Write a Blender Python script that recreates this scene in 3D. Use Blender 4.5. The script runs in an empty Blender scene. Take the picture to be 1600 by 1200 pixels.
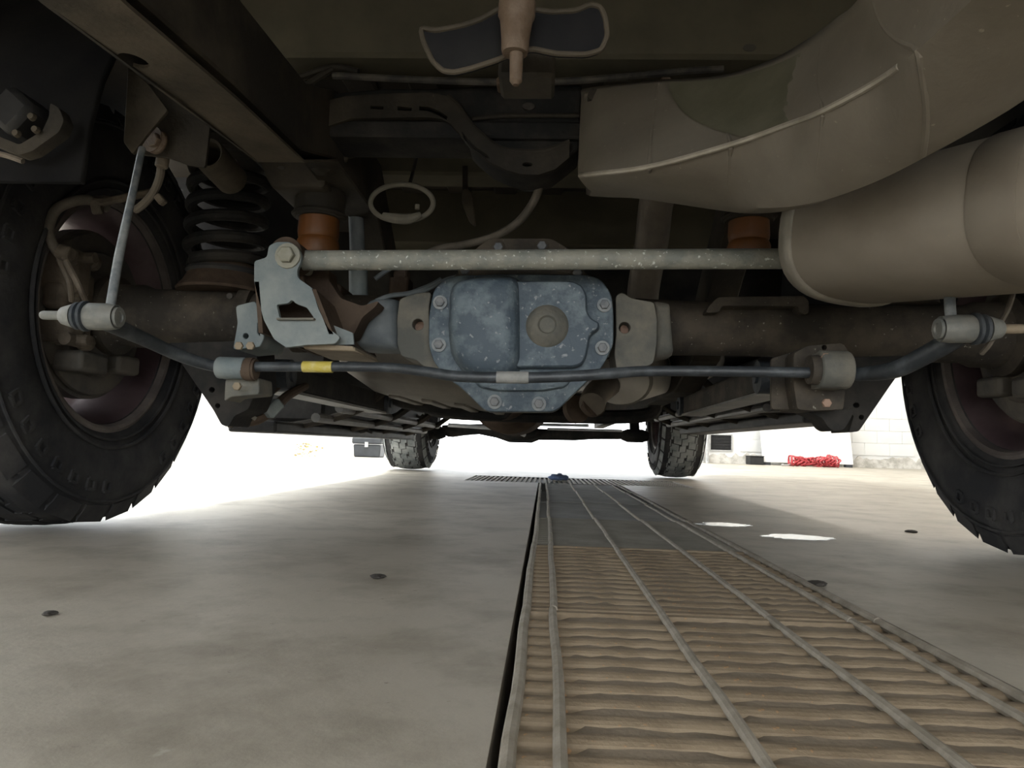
import bpy, bmesh, math, random
from mathutils import Vector, Matrix
random.seed(7)
S = bpy.context.scene
COL = S.collection
# ------------------------------------------------------------------ camera
F_PX = 1150.0
CAM = Vector((0.0, 0.0, 0.19))
_y, _p, _r = math.radians(2.7), math.radians(4.77), math.radians(1.7)
_F0 = Vector((-math.sin(_y), math.cos(_y), 0)); _R0 = Vector((math.cos(_y), math.sin(_y), 0)); _U0 = Vector((0, 0, 1))
FW = math.cos(_p)*_F0 + math.sin(_p)*_U0
_U1 = -math.sin(_p)*_F0 + math.cos(_p)*_U0
RT = math.cos(_r)*_R0 + math.sin(_r)*_U1
UP = -math.sin(_r)*_R0 + math.cos(_r)*_U1
cd = bpy.data.cameras.new('camera'); cam = bpy.data.objects.new('camera', cd); COL.objects.link(cam)
cd.sensor_width = 36.0; cd.lens = F_PX/1600*36; cd.clip_start = 0.02; cd.clip_end = 200
M = Matrix((RT, UP, -FW)).transposed().to_4x4(); M.translation = CAM
cam.matrix_world = M
S.camera = cam
# ------------------------------------------------------------------ world, light, exposure
S.view_settings.view_transform = 'Standard'; S.view_settings.look = 'None'
S.view_settings.gamma = 1; S.view_settings.use_curve_mapping = False
S.view_settings.exposure = 1.75
W = bpy.data.worlds.new('world'); S.world = W; W.use_nodes = True
bg = W.node_tree.nodes['Background']
bg.inputs[0].default_value = (0.93, 0.97, 1.0, 1); bg.inputs[1].default_value = 2.0
S.cycles.use_denoising = True
S.cycles.max_bounces = 10; S.cycles.diffuse_bounces = 6

def area(name, loc, rot, sx, sy, watts, color, portal=False, parent=None):
    l = bpy.data.lights.new(name, 'AREA'); l.shape = 'RECTANGLE'; l.size = sx; l.size_y = sy
    l.energy = watts; l.color = color
    if portal: l.cycles.is_portal = True
    o = bpy.data.objects.new(name, l); COL.objects.link(o); o.location = loc; o.rotation_euler = rot
    if parent: o.parent = parent
    return o
# daylight portals in the open end doors and the added left door
area('daylight_portal', (0.2, 12.35, 1.8), (math.radians(-90), 0, 0), 4.8, 3.6, 1, (1, 1, 1), True)
area('daylight_portal', (0.0, -5.05, 1.7), (math.radians(90), 0, 0), 4.8, 3.4, 1, (1, 1, 1), True)
area('daylight_portal', (-2.82, 3.0, 1.55), (0, math.radians(-90), 0), 3.0, 4.2, 1, (1, 1, 1), True)
sun = bpy.data.lights.new('sun', 'SUN'); sun.energy = 4.0; sun.angle = math.radians(3); sun.color = (1.0, .97, .92)
so = bpy.data.objects.new('sun', sun); COL.objects.link(so); so.rotation_euler = Vector((-.42, .06, 1.0)).to_track_quat('Z', 'Y').to_euler()
LAMPS = [(-2.0, 2.4, 40, (0.93, 0.98, 1.0), 'over the left aisle level with the rear axle'), (-2.0, 5.6, 110, (0.93, 0.98, 1.0), 'over the left aisle beside the cab'), (-2.0, 8.8, 90, (0.93, 0.98, 1.0), 'over the left aisle nearest the bay door'),
         (3.4, 2.4, 8, (1.0, 0.82, 0.64), 'over the right aisle level with the rear axle'), (3.4, 6.0, 12, (1.0, 0.84, 0.68), 'over the right aisle beside the cab'), (3.4, 9.6, 30, (1.0, 0.95, 0.88), 'over the right aisle nearest the white board'),
         (-2.0, -1.8, 60, (0.9, 0.96, 1.0), 'behind the truck at the left wall')]

# ------------------------------------------------------------------ helpers
def ray(x, y):
    return FW + RT*((x-800)/F_PX) - UP*((y-600)/F_PX)
def P(x, y, Y):
    """point seen at photo pixel (x, y) at distance Y ahead of the lens"""
    d = ray(x, y); return CAM + d*(Y/d.y)
def G(x, y, z=0.0):
    d = ray(x, y); return CAM + d*((z-CAM.z)/d.z)
def px(n, Y): return n*Y/F_PX

def wloc(o):
    v = Vector((0, 0, 0))
    while o: v += o.location; o = o.parent
    return v
def obj(name, bm, m, parent=None, smooth=35, bevel=0, seg=1, kind=None, label=None):
    bmesh.ops.recalc_face_normals(bm, faces=bm.faces)
    me = bpy.data.meshes.new(name)
    if parent:
        bmesh.ops.translate(bm, vec=-wloc(parent), verts=bm.verts)
    bm.to_mesh(me); bm.free()
    if smooth:
        me.polygons.foreach_set('use_smooth', [True]*len(me.polygons))
        me.set_sharp_from_angle(angle=math.radians(smooth))
    me.materials.append(m)
    o = bpy.data.objects.new(name, me); COL.objects.link(o)
    if parent: o.parent = parent
    if bevel:
        b = o.modifiers.new('bevel', 'BEVEL'); b.width = bevel; b.segments = seg; b.limit_method = 'ANGLE'; b.angle_limit = math.radians(40)
    if kind: o['kind'] = kind
    if label: o['label'] = label
    return o
def tag(o, label, cat, group=None):
    o['label'] = label; o['category'] = cat
    if group: o['group'] = group
    return o
def thing(name, label, cat, loc, group=None):
    o = bpy.data.objects.new(name, None); COL.objects.link(o); o.location = loc; o.empty_display_size = 0.05
    return tag(o, label, cat, group)
def NB(): return bmesh.new()

def box(bm, lo, hi, mat4=None):
    r = bmesh.ops.create_cube(bm, size=1)
    lo, hi = Vector(lo), Vector(hi); c = (lo+hi)/2; d = hi-lo
    for v in r['verts']:
        v.co = Vector((v.co.x*d.x, v.co.y*d.y, v.co.z*d.z)) + c
        if mat4: v.co = mat4 @ v.co
    return bm
def frame_for(d):
    d = d.normalized(); up = Vector((0, 0, 1)) if abs(d.z) < 0.9 else Vector((0, 1, 0))
    a = d.cross(up).normalized(); b = a.cross(d).normalized()
    return a, b
def beam(bm, p0, p1, w, h, w1=None, h1=None):
    """box beam between two points, w across, h tall, may taper"""
    p0, p1 = Vector(p0), Vector(p1); a, b = frame_for(p1-p0); w1 = w1 or w; h1 = h1 or h
    vs = []
    for p, ww, hh in ((p0, w, h), (p1, w1, h1)):
        for sa, sb in ((-1, -1), (1, -1), (1, 1), (-1, 1)):
            vs.append(bm.verts.new(p + a*sa*ww/2 + b*sb*hh/2))
    for f in ((0, 1, 2, 3), (7, 6, 5, 4), (0, 4, 5, 1), (1, 5, 6, 2), (2, 6, 7, 3), (3, 7, 4, 0)):
        bm.faces.new([vs[i] for i in f])
    return bm
def smooth_path(pts, n=6):
    pts = [Vector(p) for p in pts]
    if len(pts) < 3: return pts
    out = []
    for i in range(len(pts)-1):
        p0 = pts[max(i-1, 0)]; p1 = pts[i]; p2 = pts[i+1]; p3 = pts[min(i+2, len(pts)-1)]
        for k in range(n):
            t = k/n
            out.append(0.5*((2*p1)+(p2-p0)*t+(2*p0-5*p1+4*p2-p3)*t*t+(3*p1-p0-3*p2+p3)*t**3))
    out.append(pts[-1]); return out
def tube(bm, pts, r, seg=12, n=6, closed=False, flat=1.0):
    """swept round bar; r may be a number or a list per control point"""
    ctl = len(pts)
    path = smooth_path(pts, n) if n > 1 else [Vector(p) for p in pts]
    N = len(path)
    def rad(i):
        if not isinstance(r, (list, tuple)): return r
        t = i/(N-1)*(ctl-1); k = min(int(t), ctl-2); return r[k]*(1-(t-k)) + r[k+1]*(t-k)
    rings = []; a = None
    for i, p in enumerate(path):
        if closed: d = path[(i+1) % N]-path[i-1]
        else: d = path[min(i+1, N-1)]-path[max(i-1, 0)]
        d.normalize()
        if a is None: a, b = frame_for(d)
        else:
            a = (a - d*a.dot(d)).normalized(); b = a.cross(d)
        rings.append([bm.verts.new(p + (a*math.cos(2*math.pi*k/seg)*flat + b*math.sin(2*math.pi*k/seg))*rad(i)) for k in range(seg)])
    M_ = N if closed else N-1
    for i in range(M_):
        A, B = rings[i], rings[(i+1) % N]
        for k in range(seg):
            bm.faces.new((A[k], A[(k+1) % seg], B[(k+1) % seg], B[k]))
    if not closed:
        bm.faces.new(rings[0][::-1]); bm.faces.new(rings[-1])
    return bm
def lathe(bm, prof, o, d, seg=24, cap=True, sy=1.0, closed=False):
    """prof: (distance along d, radius)"""
    o, d = Vector(o), Vector(d).normalized(); a, b = frame_for(d)
    rings = []
    for t, r in prof:
        rings.append([bm.verts.new(o + d*t + a*math.cos(2*math.pi*k/seg)*r + b*math.sin(2*math.pi*k/seg)*r*sy) for k in range(seg)])
    n = len(rings)
    for i in range(n if closed else n-1):
        A, B = rings[i], rings[(i+1) % n]
        for k in range(seg):
            bm.faces.new((A[k], A[(k+1) % seg], B[(k+1) % seg], B[k]))
    if cap and not closed:
        bm.faces.new(rings[0][::-1]); bm.faces.new(rings[-1])
    return bm
def hexbolt(bm, o, d, r, washer=True):
    o, d = Vector(o), Vector(d).normalized()
    if washer: lathe(bm, [(0, r*1.55), (r*.25, r*1.5), (r*.3, r*1.2)], o, d, 16)
    lathe(bm, [(r*.2, r), (r*.95, r), (r*1.05, r*.85)], o, d, 6)
    return bm
def circle2(x, y, r, n=12, ry=None):
    return [(x+math.cos(2*math.pi*k/n)*r, y+math.sin(2*math.pi*k/n)*(ry or r)) for k in range(n)]
def plate3(bm, outer, holes, vec):
    """flat plate with real holes: lists of 3-D points, extruded by vec"""
    loops = []
    es = []
    for lp in [outer]+list(holes):
        vs = [bm.verts.new(p) for p in lp]; loops.append(vs)
        es += [bm.edges.new((vs[i], vs[(i+1) % len(vs)])) for i in range(len(vs))]
    g = bmesh.ops.triangle_fill(bm, use_beauty=True, use_dissolve=False, edges=es)
    fs = [f for f in g['geom'] if isinstance(f, bmesh.types.BMFace)]
    e = bmesh.ops.extrude_face_region(bm, geom=fs, use_keep_orig=True)
    bmesh.ops.translate(bm, vec=vec, verts=[v for v in e['geom'] if isinstance(v, bmesh.types.BMVert)])
    return bm
def plate(bm, poly, Y, t, holes=()):
    return plate3(bm, [P(x, y, Y) for x, y in poly], [[P(x, y, Y) for x, y in h] for h in holes], Vector((0, t, 0)))
def puff(bm, poly3, axis, prof):
    """domed boss: outline scaled towards its centre; prof = (scale, height along axis)"""
    c = sum(poly3, Vector())/len(poly3); axis = Vector(axis); rings = []
    for s, h in prof:
        rings.append([bm.verts.new(c + (p-c)*s + axis*h) for p in poly3])
    n = len(poly3)
    for A, B in zip(rings, rings[1:]):
        for k in range(n): bm.faces.new((A[k], A[(k+1) % n], B[(k+1) % n], B[k]))
    bm.faces.new(rings[-1]); bm.faces.new(rings[0][::-1])
    return bm
def inset_puff(bm, poly3, axis, prof):
    """like puff but offsets every edge inwards by a distance (polygon lies in a plane y=const)"""
    n = len(poly3); axis = Vector(axis); c = sum(poly3, Vector())/n
    ar = sum(poly3[i].x*poly3[(i+1) % n].z - poly3[(i+1) % n].x*poly3[i].z for i in range(n))
    sg = 1 if ar > 0 else -1
    def off(i):
        a = poly3[i]-poly3[i-1]; b = poly3[(i+1) % n]-poly3[i]
        na = Vector((-a.z, 0, a.x)).normalized()*sg; nb = Vector((-b.z, 0, b.x)).normalized()*sg
        m = na+nb
        if m.length < 1e-6: return na
        m.normalize(); return m/max(0.5, m.dot(na))
    offs = [off(i) for i in range(n)]; rings = []
    for d, h in prof:
        rings.append([bm.verts.new(poly3[i]+offs[i]*d+axis*h) for i in range(n)])
    for A, B in zip(rings, rings[1:]):
        for k in range(n): bm.faces.new((A[k], A[(k+1) % n], B[(k+1) % n], B[k]))
    bm.faces.new(rings[-1]); bm.faces.new(rings[0][::-1])
    return bm
def rounded(poly, r=6, n=4):
    """round the corners of a 2-D polygon"""
    out = []; m = len(poly)
    for i in range(m):
        p = Vector(poly[i]); a = Vector(poly[i-1])-p; b = Vector(poly[(i+1) % m])-p
        ra = min(r, a.length*.45); rb = min(r, b.length*.45)
        q0 = p+a.normalized()*ra; q1 = p+b.normalized()*rb
        for k in range(n+1):
            t = k/n; q = q0*(1-t)**2 + p*2*t*(1-t) + q1*t*t
            out.append((q.x, q.y))
    return out

# ------------------------------------------------------------------ materials
def mat(name, base, dust=None, amt=0.5, scale=9.0, rough=0.75, metal=0.0, bump=0.25, bscale=140.0, speck=None, spec_amt=0.64, contrast=0.22):
    m = bpy.data.materials.new(name); m.use_nodes = True; nt = m.node_tree; N = nt.nodes; L = nt.links
    b = N['Principled BSDF']; b.inputs['Roughness'].default_value = rough; b.inputs['Metallic'].default_value = metal
    tc = N.new('ShaderNodeTexCoord')
    n1 = N.new('ShaderNodeTexNoise'); n1.inputs['Scale'].default_value = scale; n1.inputs['Detail'].default_value = 7; n1.inputs['Roughness'].default_value = 0.62
    L.new(tc.outputs['Object'], n1.inputs['Vector'])
    cr = N.new('ShaderNodeValToRGB'); c0 = 0.5-(amt-0.5)*0.5
    cr.color_ramp.elements[0].position = max(0, c0-contrast/2); cr.color_ramp.elements[1].position = min(1, c0+contrast/2)
    cr.color_ramp.elements[0].color = (*base, 1); cr.color_ramp.elements[1].color = (*(dust or base), 1)
    L.new(n1.outputs['Fac'], cr.inputs['Fac'])
    col = cr.outputs['Color']
    n2 = N.new('ShaderNodeTexNoise'); n2.inputs['Scale'].default_value = bscale; n2.inputs['Detail'].default_value = 4
    L.new(tc.outputs['Object'], n2.inputs['Vector'])
    if speck:
        r2 = N.new('ShaderNodeValToRGB'); r2.color_ramp.elements[0].position = spec_amt; r2.color_ramp.elements[1].position = spec_amt+0.06
        r2.color_ramp.elements[0].color = (0, 0, 0, 1); r2.color_ramp.elements[1].color = (1, 1, 1, 1)
        L.new(n2.outputs['Fac'], r2.inputs['Fac'])
        mx = N.new('ShaderNodeMixRGB'); L.new(r2.outputs['Color'], mx.inputs['Fac']); L.new(col, mx.inputs['Color1']); mx.inputs['Color2'].default_value = (*speck, 1)
        col = mx.outputs['Color']
    L.new(col, b.inputs['Base Color'])
    if bump:
        bp = N.new('ShaderNodeBump'); bp.inputs['Strength'].default_value = bump; bp.inputs['Distance'].default_value = 0.003
        L.new(n2.outputs['Fac'], bp.inputs['Height']); L.new(bp.outputs['Normal'], b.inputs['Normal'])
    return m
K = {}
K['frame'] = mat('frame_paint', (0.024, 0.021, 0.017), (0.058, 0.048, 0.035), .45, 7)
K['frame_dusty'] = mat('frame_dusty', (0.036, 0.030, 0.021), (0.080, 0.065, 0.046), .55, 9)
K['black_steel'] = mat('black_steel', (0.013, 0.013, 0.013), (0.042, 0.037, 0.031), .4, 9)
K['bed_paint'] = mat('bed_paint', (0.076, 0.068, 0.048), (0.110, 0.097, 0.067), .5, 4, bump=.1)
K['bed_dark'] = mat('bed_floor_paint', (0.025, 0.021, 0.017), (0.052, 0.043, 0.033), .45, 3, bump=.1)
K['cover'] = mat('cover_paint', (0.061, 0.084, 0.106), (0.134, 0.169, 0.189), .45, 22, rough=.62, bump=.55, bscale=120, speck=(.24, .255, .265), spec_amt=.635, contrast=.14)
K['casting'] = mat('casting_iron', (0.098, 0.098, 0.085), (0.169, 0.154, 0.123), .5, 14, rough=.8, bump=.45)
K['housing'] = mat('housing_paint', (0.112, 0.128, 0.135), (0.180, 0.195, 0.199), .45, 12, rough=.7, bump=.3)
K['tube'] = mat('axle_tube_paint', (0.037, 0.032, 0.026), (0.089, 0.073, 0.055), .45, 10, bump=.3, speck=(.25, .24, .2), spec_amt=.68)
K['bracket'] = mat('bracket_paint', (0.128, 0.156, 0.162), (0.209, 0.230, 0.221), .5, 13, rough=.65, bump=.2)
K['brown'] = mat('mud_brown_steel', (0.048, 0.032, 0.022), (0.090, 0.064, 0.045), .5, 12)
K['tan_edge'] = mat('tan_dust_steel', (0.194, 0.151, 0.097), (0.259, 0.205, 0.140), .5, 20)
K['bar'] = mat('track_bar_steel', (0.187, 0.193, 0.170), (0.281, 0.271, 0.225), .5, 26, rough=.6, bump=.5, speck=(.62, .63, .58), spec_amt=.63)
K['bolt'] = mat('plated_bolt', (0.211, 0.202, 0.151), (0.261, 0.252, 0.202), .5, 40, rough=.5)
K['dull_bolt'] = mat('dull_bolt', (.10, .11, .12), (.2, .2, .2), .5, 40, rough=.6)
K['rust_bolt'] = mat('rust_bolt', (0.224, 0.140, 0.098), (0.294, 0.196, 0.140), .5, 40)
K['ring'] = mat('washer_ring_dust', (0.216, 0.238, 0.252), (0.302, 0.310, 0.302), .5, 40)
K['sway'] = mat('sway_bar_paint', (0.027, 0.031, 0.035), (0.076, 0.085, 0.091), .35, 22, rough=.45, bump=.2)
K['yellow'] = mat('yellow_tape', (0.490, 0.392, 0.070), (0.560, 0.490, 0.224), .4, 60, rough=.6)
K['tape'] = mat('grey_tape', (0.218, 0.218, 0.205), (0.282, 0.275, 0.256), .5, 50)
K['link'] = mat('link_steel', (0.123, 0.127, 0.116), (0.171, 0.167, 0.147), .5, 40, rough=.55)
K['rod'] = mat('link_rod_paint', (0.105, 0.119, 0.130), (0.231, 0.238, 0.231), .5, 40, rough=.5)
K['rubber'] = mat('rubber', (.024, .024, .026), (.060, .057, .054), .42, 7, rough=.85, bump=.2)
K['tread'] = mat('tread_rubber', (0.120, 0.132, 0.132), (0.260, 0.270, 0.260), .5, 8, rough=.85, bump=.15)
K['boot'] = mat('rubber_boot', (.022, .028, .034), (.06, .065, .07), .4, 30, rough=.6)
K['rim'] = mat('rim_paint', (0.077, 0.049, 0.055), (0.140, 0.098, 0.101), .4, 6, rough=.42, metal=.3, bump=.05)
K['rim_lip'] = mat('rim_lip_dust', (0.080, 0.066, 0.060), (0.152, 0.128, 0.112), .5, 10, rough=.6)
K['rotor'] = mat('backing_plate_steel', (.055, .052, .048), (.12, .105, .085), .5, 12, rough=.7)
K['caliper'] = mat('caliper_iron', (0.077, 0.060, 0.042), (0.149, 0.119, 0.086), .5, 18, bump=.4)
K['orange'] = mat('orange_urethane', (0.151, 0.052, 0.009), (0.106, 0.042, 0.011), .45, 18, rough=.55, bump=.1)
K['rust'] = mat('rust_sleeve', (0.089, 0.056, 0.032), (0.131, 0.092, 0.062), .5, 40, bump=.5)
K['shield'] = mat('shield_aluminium', (0.140, 0.120, 0.092), (0.180, 0.157, 0.122), .5, 5, rough=.55, metal=.05, bump=.12, speck=(.26, .23, .18), spec_amt=.7)
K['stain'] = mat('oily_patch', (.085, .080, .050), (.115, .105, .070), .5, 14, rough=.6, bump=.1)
K['shield_bead'] = mat('shield_bead', (0.236, 0.208, 0.161), (0.298, 0.264, 0.211), .5, 40, rough=.5, metal=.2)
K['muffler'] = mat('muffler_steel', (0.165, 0.138, 0.103), (0.210, 0.181, 0.142), .5, 4, rough=.65, metal=.08, bump=.08, speck=(.25, .21, .16), spec_amt=.72)
K['muffler_seam'] = mat('muffler_seam', (0.192, 0.171, 0.136), (0.242, 0.217, 0.174), .5, 20, rough=.5, metal=.3)
K['pipe'] = mat('exhaust_pipe_steel', (0.120, 0.101, 0.079), (0.188, 0.158, 0.124), .5, 10, rough=.6, metal=.3)
K['resonator'] = mat('resonator_steel', (0.637, 0.586, 0.510), (0.765, 0.714, 0.624), .5, 6, rough=.5, metal=.2)
K['hose'] = mat('dusty_hose', (0.076, 0.064, 0.048), (0.133, 0.112, 0.087), .5, 20)
K['hose_dark'] = mat('dark_hose', (.04, .038, .036), (.10, .09, .075), .5, 20)
K['loop'] = mat('tan_loop_plastic', (0.167, 0.152, 0.118), (0.206, 0.188, 0.147), .5, 30)
K['tank'] = mat('fuel_tank_plastic', (0.138, 0.121, 0.099), (0.209, 0.187, 0.154), .5, 5, rough=.6)
K['plastic'] = mat('dark_plastic', (0.017, 0.016, 0.016), (0.047, 0.045, 0.040), .45, 6, rough=.55, bump=.1)
K['plastic_lit'] = mat('grey_trim', (0.090, 0.086, 0.079), (0.158, 0.150, 0.135), .5, 8, rough=.5)  # paler copy of the dark plastic, light painted into its colour
K['chrome'] = mat('bright_tie_rod', (.55, .55, .58), (.7, .7, .72), .5, 30, rough=.35, metal=.6)
K['liner'] = mat('liner_felt', (.008, .008, .009), (.018, .017, .016), .45, 6, rough=.9, bump=.1)
K['white'] = mat('white_wall_paint', (.80, .80, .79), (.74, .74, .73), .5, 1.2, rough=.7, bump=.05, bscale=20)
K['concrete_base'] = mat('broken_plinth', (.42, .40, .36), (.68, .66, .62), .5, 9, rough=.9, bump=.6, bscale=30)
K['board'] = mat('white_board_laminate', (.86, .86, .85), (.82, .82, .81), .5, 2, rough=.4, bump=0)
K['red'] = mat('red_hose_plastic', (0.435, 0.034, 0.045), (0.510, 0.075, 0.083), .5, 30, rough=.35, bump=0)
K['case'] = mat('grey_case_plastic', (0.032, 0.035, 0.042), (0.042, 0.047, 0.054), .5, 10, rough=.5)
K['vent'] = mat('vent_black', (0.013, 0.013, 0.014), (0.022, 0.022, 0.022), .5, 10)
K['galv'] = mat('galvanised', (.42, .43, .44), (.55, .55, .55), .5, 20, rough=.4, metal=.5)
K['rag'] = mat('blue_rag_cloth', (.05, .08, .17), (.12, .16, .26), .5, 50, rough=.9)
K['paint'] = mat('white_paint_blob', (.80, .80, .78), (.88, .88, .87), .5, 40, rough=.10, bump=0)
K['grate'] = mat('grate_rust_iron', (0.166, 0.122, 0.076), (0.254, 0.195, 0.129), .5, 11, rough=.8, bump=.6, bscale=110, speck=(.36, .21, .10), spec_amt=.67)
K['rail'] = mat('grate_rail_iron', (0.207, 0.180, 0.140), (0.297, 0.261, 0.211), .5, 30, rough=.65, bump=.4)
K['grate_grey'] = mat('grate_grey_grime', (0.162, 0.162, 0.155), (0.243, 0.236, 0.223), .5, 7, rough=.7, bump=.3)
K['grate_mid'] = mat('grate_tan_grime', (.17, .155, .125), (.25, .23, .19), .5, 9, rough=.8, bump=.3)
K['dirt'] = mat('packed_grit', (.17, .135, .095), (.25, .20, .145), .5, 16, rough=.95, bump=.5, bscale=120)
K['pit'] = mat('trench_dark', (.03, .026, .022), (.06, .05, .04), .5, 10)
K['leafy'] = mat('dry_litter', (.55, .45, .2), (.4, .3, .15), .5, 40)

for _k in ('black_steel', 'frame', 'frame_dusty', 'plastic', 'liner', 'rubber', 'bed_paint', 'bed_dark', 'brown', 'tube', 'hose_dark', 'shield', 'muffler'):
    K[_k].node_tree.nodes['Principled BSDF'].inputs['Specular IOR Level'].default_value = .2
def concrete():
    m = bpy.data.materials.new('concrete_floor'); m.use_nodes = True; nt = m.node_tree; N = nt.nodes; L = nt.links
    b = N['Principled BSDF']; b.inputs['Roughness'].default_value = .5
    tc = N.new('ShaderNodeTexCoord')
    def noise(s, d=6, r=.6):
        n = N.new('ShaderNodeTexNoise'); n.inputs['Scale'].default_value = s; n.inputs['Detail'].default_value = d; n.inputs['Roughness'].default_value = r
        L.new(tc.outputs['Object'], n.inputs['Vector']); return n
    def ramp(src, p0, c0, p1, c1):
        r = N.new('ShaderNodeValToRGB'); e = r.color_ramp.elements; e[0].position = p0; e[1].position = p1; e[0].color = (*c0, 1); e[1].color = (*c1, 1)
        L.new(src, r.inputs['Fac']); return r.outputs['Color']
    base = ramp(noise(1.6).outputs['Fac'], .35, (.335, .300, .243), .66, (.46, .42, .352))
    st = ramp(noise(5.5, 8, .7).outputs['Fac'], .46, (1, 1, 1), .70, (.55, .53, .50))
    mx = N.new('ShaderNodeMixRGB'); mx.blend_type = 'MULTIPLY'; mx.inputs['Fac'].default_value = .9
    L.new(base, mx.inputs['Color1']); L.new(st, mx.inputs['Color2'])
    sp = ramp(noise(70, 3).outputs['Fac'], .69, (1, 1, 1), .74, (.45, .42, .4))
    m2 = N.new('ShaderNodeMixRGB'); m2.blend_type = 'MULTIPLY'; m2.inputs['Fac'].default_value = .7
    L.new(mx.outputs['Color'], m2.inputs['Color1']); L.new(sp, m2.inputs['Color2'])
    li = ramp(noise(19, 5).outputs['Fac'], .68, (0, 0, 0), .76, (1, 1, 1))
    m3 = N.new('ShaderNodeMixRGB'); L.new(li, m3.inputs['Fac']); L.new(m2.outputs['Color'], m3.inputs['Color1']); m3.inputs['Color2'].default_value = (.46, .43, .38, 1)
    L.new(m3.outputs['Color'], b.inputs['Base Color'])
    bp = N.new('ShaderNodeBump'); bp.inputs['Strength'].default_value = .15; bp.inputs['Distance'].default_value = .004
    L.new(noise(90, 5).outputs['Fac'], bp.inputs['Height']); L.new(bp.outputs['Normal'], b.inputs['Normal'])
    return m
K['concrete'] = concrete()

# ================================================================== SETTING
TX0, TX1, TY0, TY1 = -0.030, 0.400, 0.28, 3.88      # long trench
CX0, CX1, CY1 = -0.42, 0.78, 4.56                   # cross trench
bm = NB()
xs = [-2.9, CX0, TX0, TX1, CX1, 6.5]; ys = [-5.2, TY0, TY1, CY1, 12.4]
for i in range(5):
    for j in range(4):
        hole = (i == 2 and j == 1) or (i in (1, 2, 3) and j == 2)
        z = -0.14 if hole else 0.0
        if hole: continue
        bm.faces.new([bm.verts.new((x, y, 0)) for x, y in ((xs[i], ys[j]), (xs[i+1], ys[j]), (xs[i+1], ys[j+1]), (xs[i], ys[j+1]))])
bmesh.ops.remove_doubles(bm, verts=bm.verts, dist=1e-5)
g = bmesh.ops.extrude_edge_only(bm, edges=[e for e in bm.edges if e.is_boundary])
bmesh.ops.translate(bm, vec=(0, 0, -0.14), verts=[v for v in g['geom'] if isinstance(v, bmesh.types.BMVert)])
floor = obj('floor', bm, K['concrete'], smooth=0, kind='structure')
bm = NB(); box(bm, (CX0-.02, TY0-.02, -.16), (CX1+.02, CY1+.02, -.135))
obj('trench_bottom', bm, K['pit'], floor, smooth=0)

WX0, WX1, WY0, WY1, WZ = -2.85, 6.3, -5.0, 12.3, 4.6
def wall_obj(name, boxes, m=None):
    b_ = NB()
    for lo, hi in boxes: box(b_, lo, hi)
    return obj(name, b_, m or K['white'], smooth=0, kind='structure')
wall_obj('wall_left', [((WX0-.15, WY0, 0), (WX0, .9, WZ)), ((WX0-.15, 5.1, 0), (WX0, WY1, WZ)), ((WX0-.15, .9, 3.1), (WX0, 5.1, WZ))])
wall_obj('wall_right', [((WX1, WY0, 0), (WX1+.15, WY1, WZ))])
wf = wall_obj('wall_front', [((WX0-.15, WY1, 0), (-2.25, WY1+.2, WZ)), ((2.62, WY1, 0), (WX1+.15, WY1+.2, WZ)), ((-2.25, WY1, 3.6), (2.62, WY1+.2, WZ))])
wall_obj('wall_back', [((WX0-.15, WY0-.2, 0), (-2.4, WY0, WZ)), ((2.4, WY0-.2, 0), (WX1+.15, WY0, WZ)), ((-2.4, WY0-.2, 3.4), (2.4, WY0, WZ))])
wall_obj('ceiling', [((WX0-.15, WY0-.2, WZ), (WX1+.15, WY1+.2, WZ+.1))])
# block courses of the right-hand part of the front wall (bottom courses, seen beside the board)
rb = bmesh.new(); box(rb, (-.198, -.012, -.098), (.198, .012, .098))
blk_me = bpy.data.meshes.new('wall_block'); bmesh.ops.bevel(rb, geom=rb.edges[:], offset=.0015, segments=1, affect='EDGES'); rb.to_mesh(blk_me); rb.free(); blk_me.materials.append(K['white'])
for row in range(4):
    for k in range(7):
        o = bpy.data.objects.new('wall_block', blk_me); COL.objects.link(o); o.parent = wf
        o.location = (3.40+k*.40+(.2 if row % 2 else 0), WY1-.008, .30+row*.20)
# crumbling plinth at the foot of the wall
bm = NB(); random.seed(3)
top = [(2.70+i*.06, .10+random.random()*.09) for i in range(60)]
plate3(bm, [Vector((2.70, WY1-.045, -.001))]+[Vector((x, WY1-.045, z)) for x, z in top]+[Vector((6.24, WY1-.045, -.001))], [], Vector((0, .06, 0)))
obj('baseboard_front', bm, K['concrete_base'], smooth=0, kind='structure')
# open bay door: steel jambs, outside apron with its threshold strip
bm = NB(); box(bm, (2.54, WY1-.03, 0), (2.62, WY1+.22, 3.6)); box(bm, (-2.25, WY1-.03, 0), (-2.17, WY1+.22, 3.6)); box(bm, (-2.25, WY1-.03, 3.52), (2.62, WY1+.22, 3.6))
obj('door_1', bm, K['galv'], smooth=0, bevel=.004, kind='structure')
bm = NB(); box(bm, (-12, 12.4, -.3), (16, 40, -.005))
obj('driveway', bm, K['concrete'], smooth=0, kind='structure')
bm = NB(); box(bm, (-12, -30, -.3), (16, -5.2, -.005))
obj('driveway', bm, K['concrete'], smooth=0, kind='structure')
bm = NB(); box(bm, (-14, -6, -.3), (-2.92, 12.39, -.005))
obj('driveway', bm, K['concrete'], smooth=0, kind='structure')
bm = NB(); box(bm, (WX0-.17, .82, 0), (WX0+.02, .90, 3.1)); box(bm, (WX0-.17, 5.10, 0), (WX0+.02, 5.18, 3.1)); box(bm, (WX0-.17, .82, 3.1), (WX0+.02, 5.18, 3.18))  # unseen left door, added to let low daylight in under the truck
obj('door_2', bm, K['galv'], smooth=0, bevel=.004, kind='structure')
bm = NB(); box(bm, (-2.6, 13.35, -.02), (3.0, 13.43, .012))
obj('trim_1', bm, K['galv'], smooth=0, kind='structure')
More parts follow.
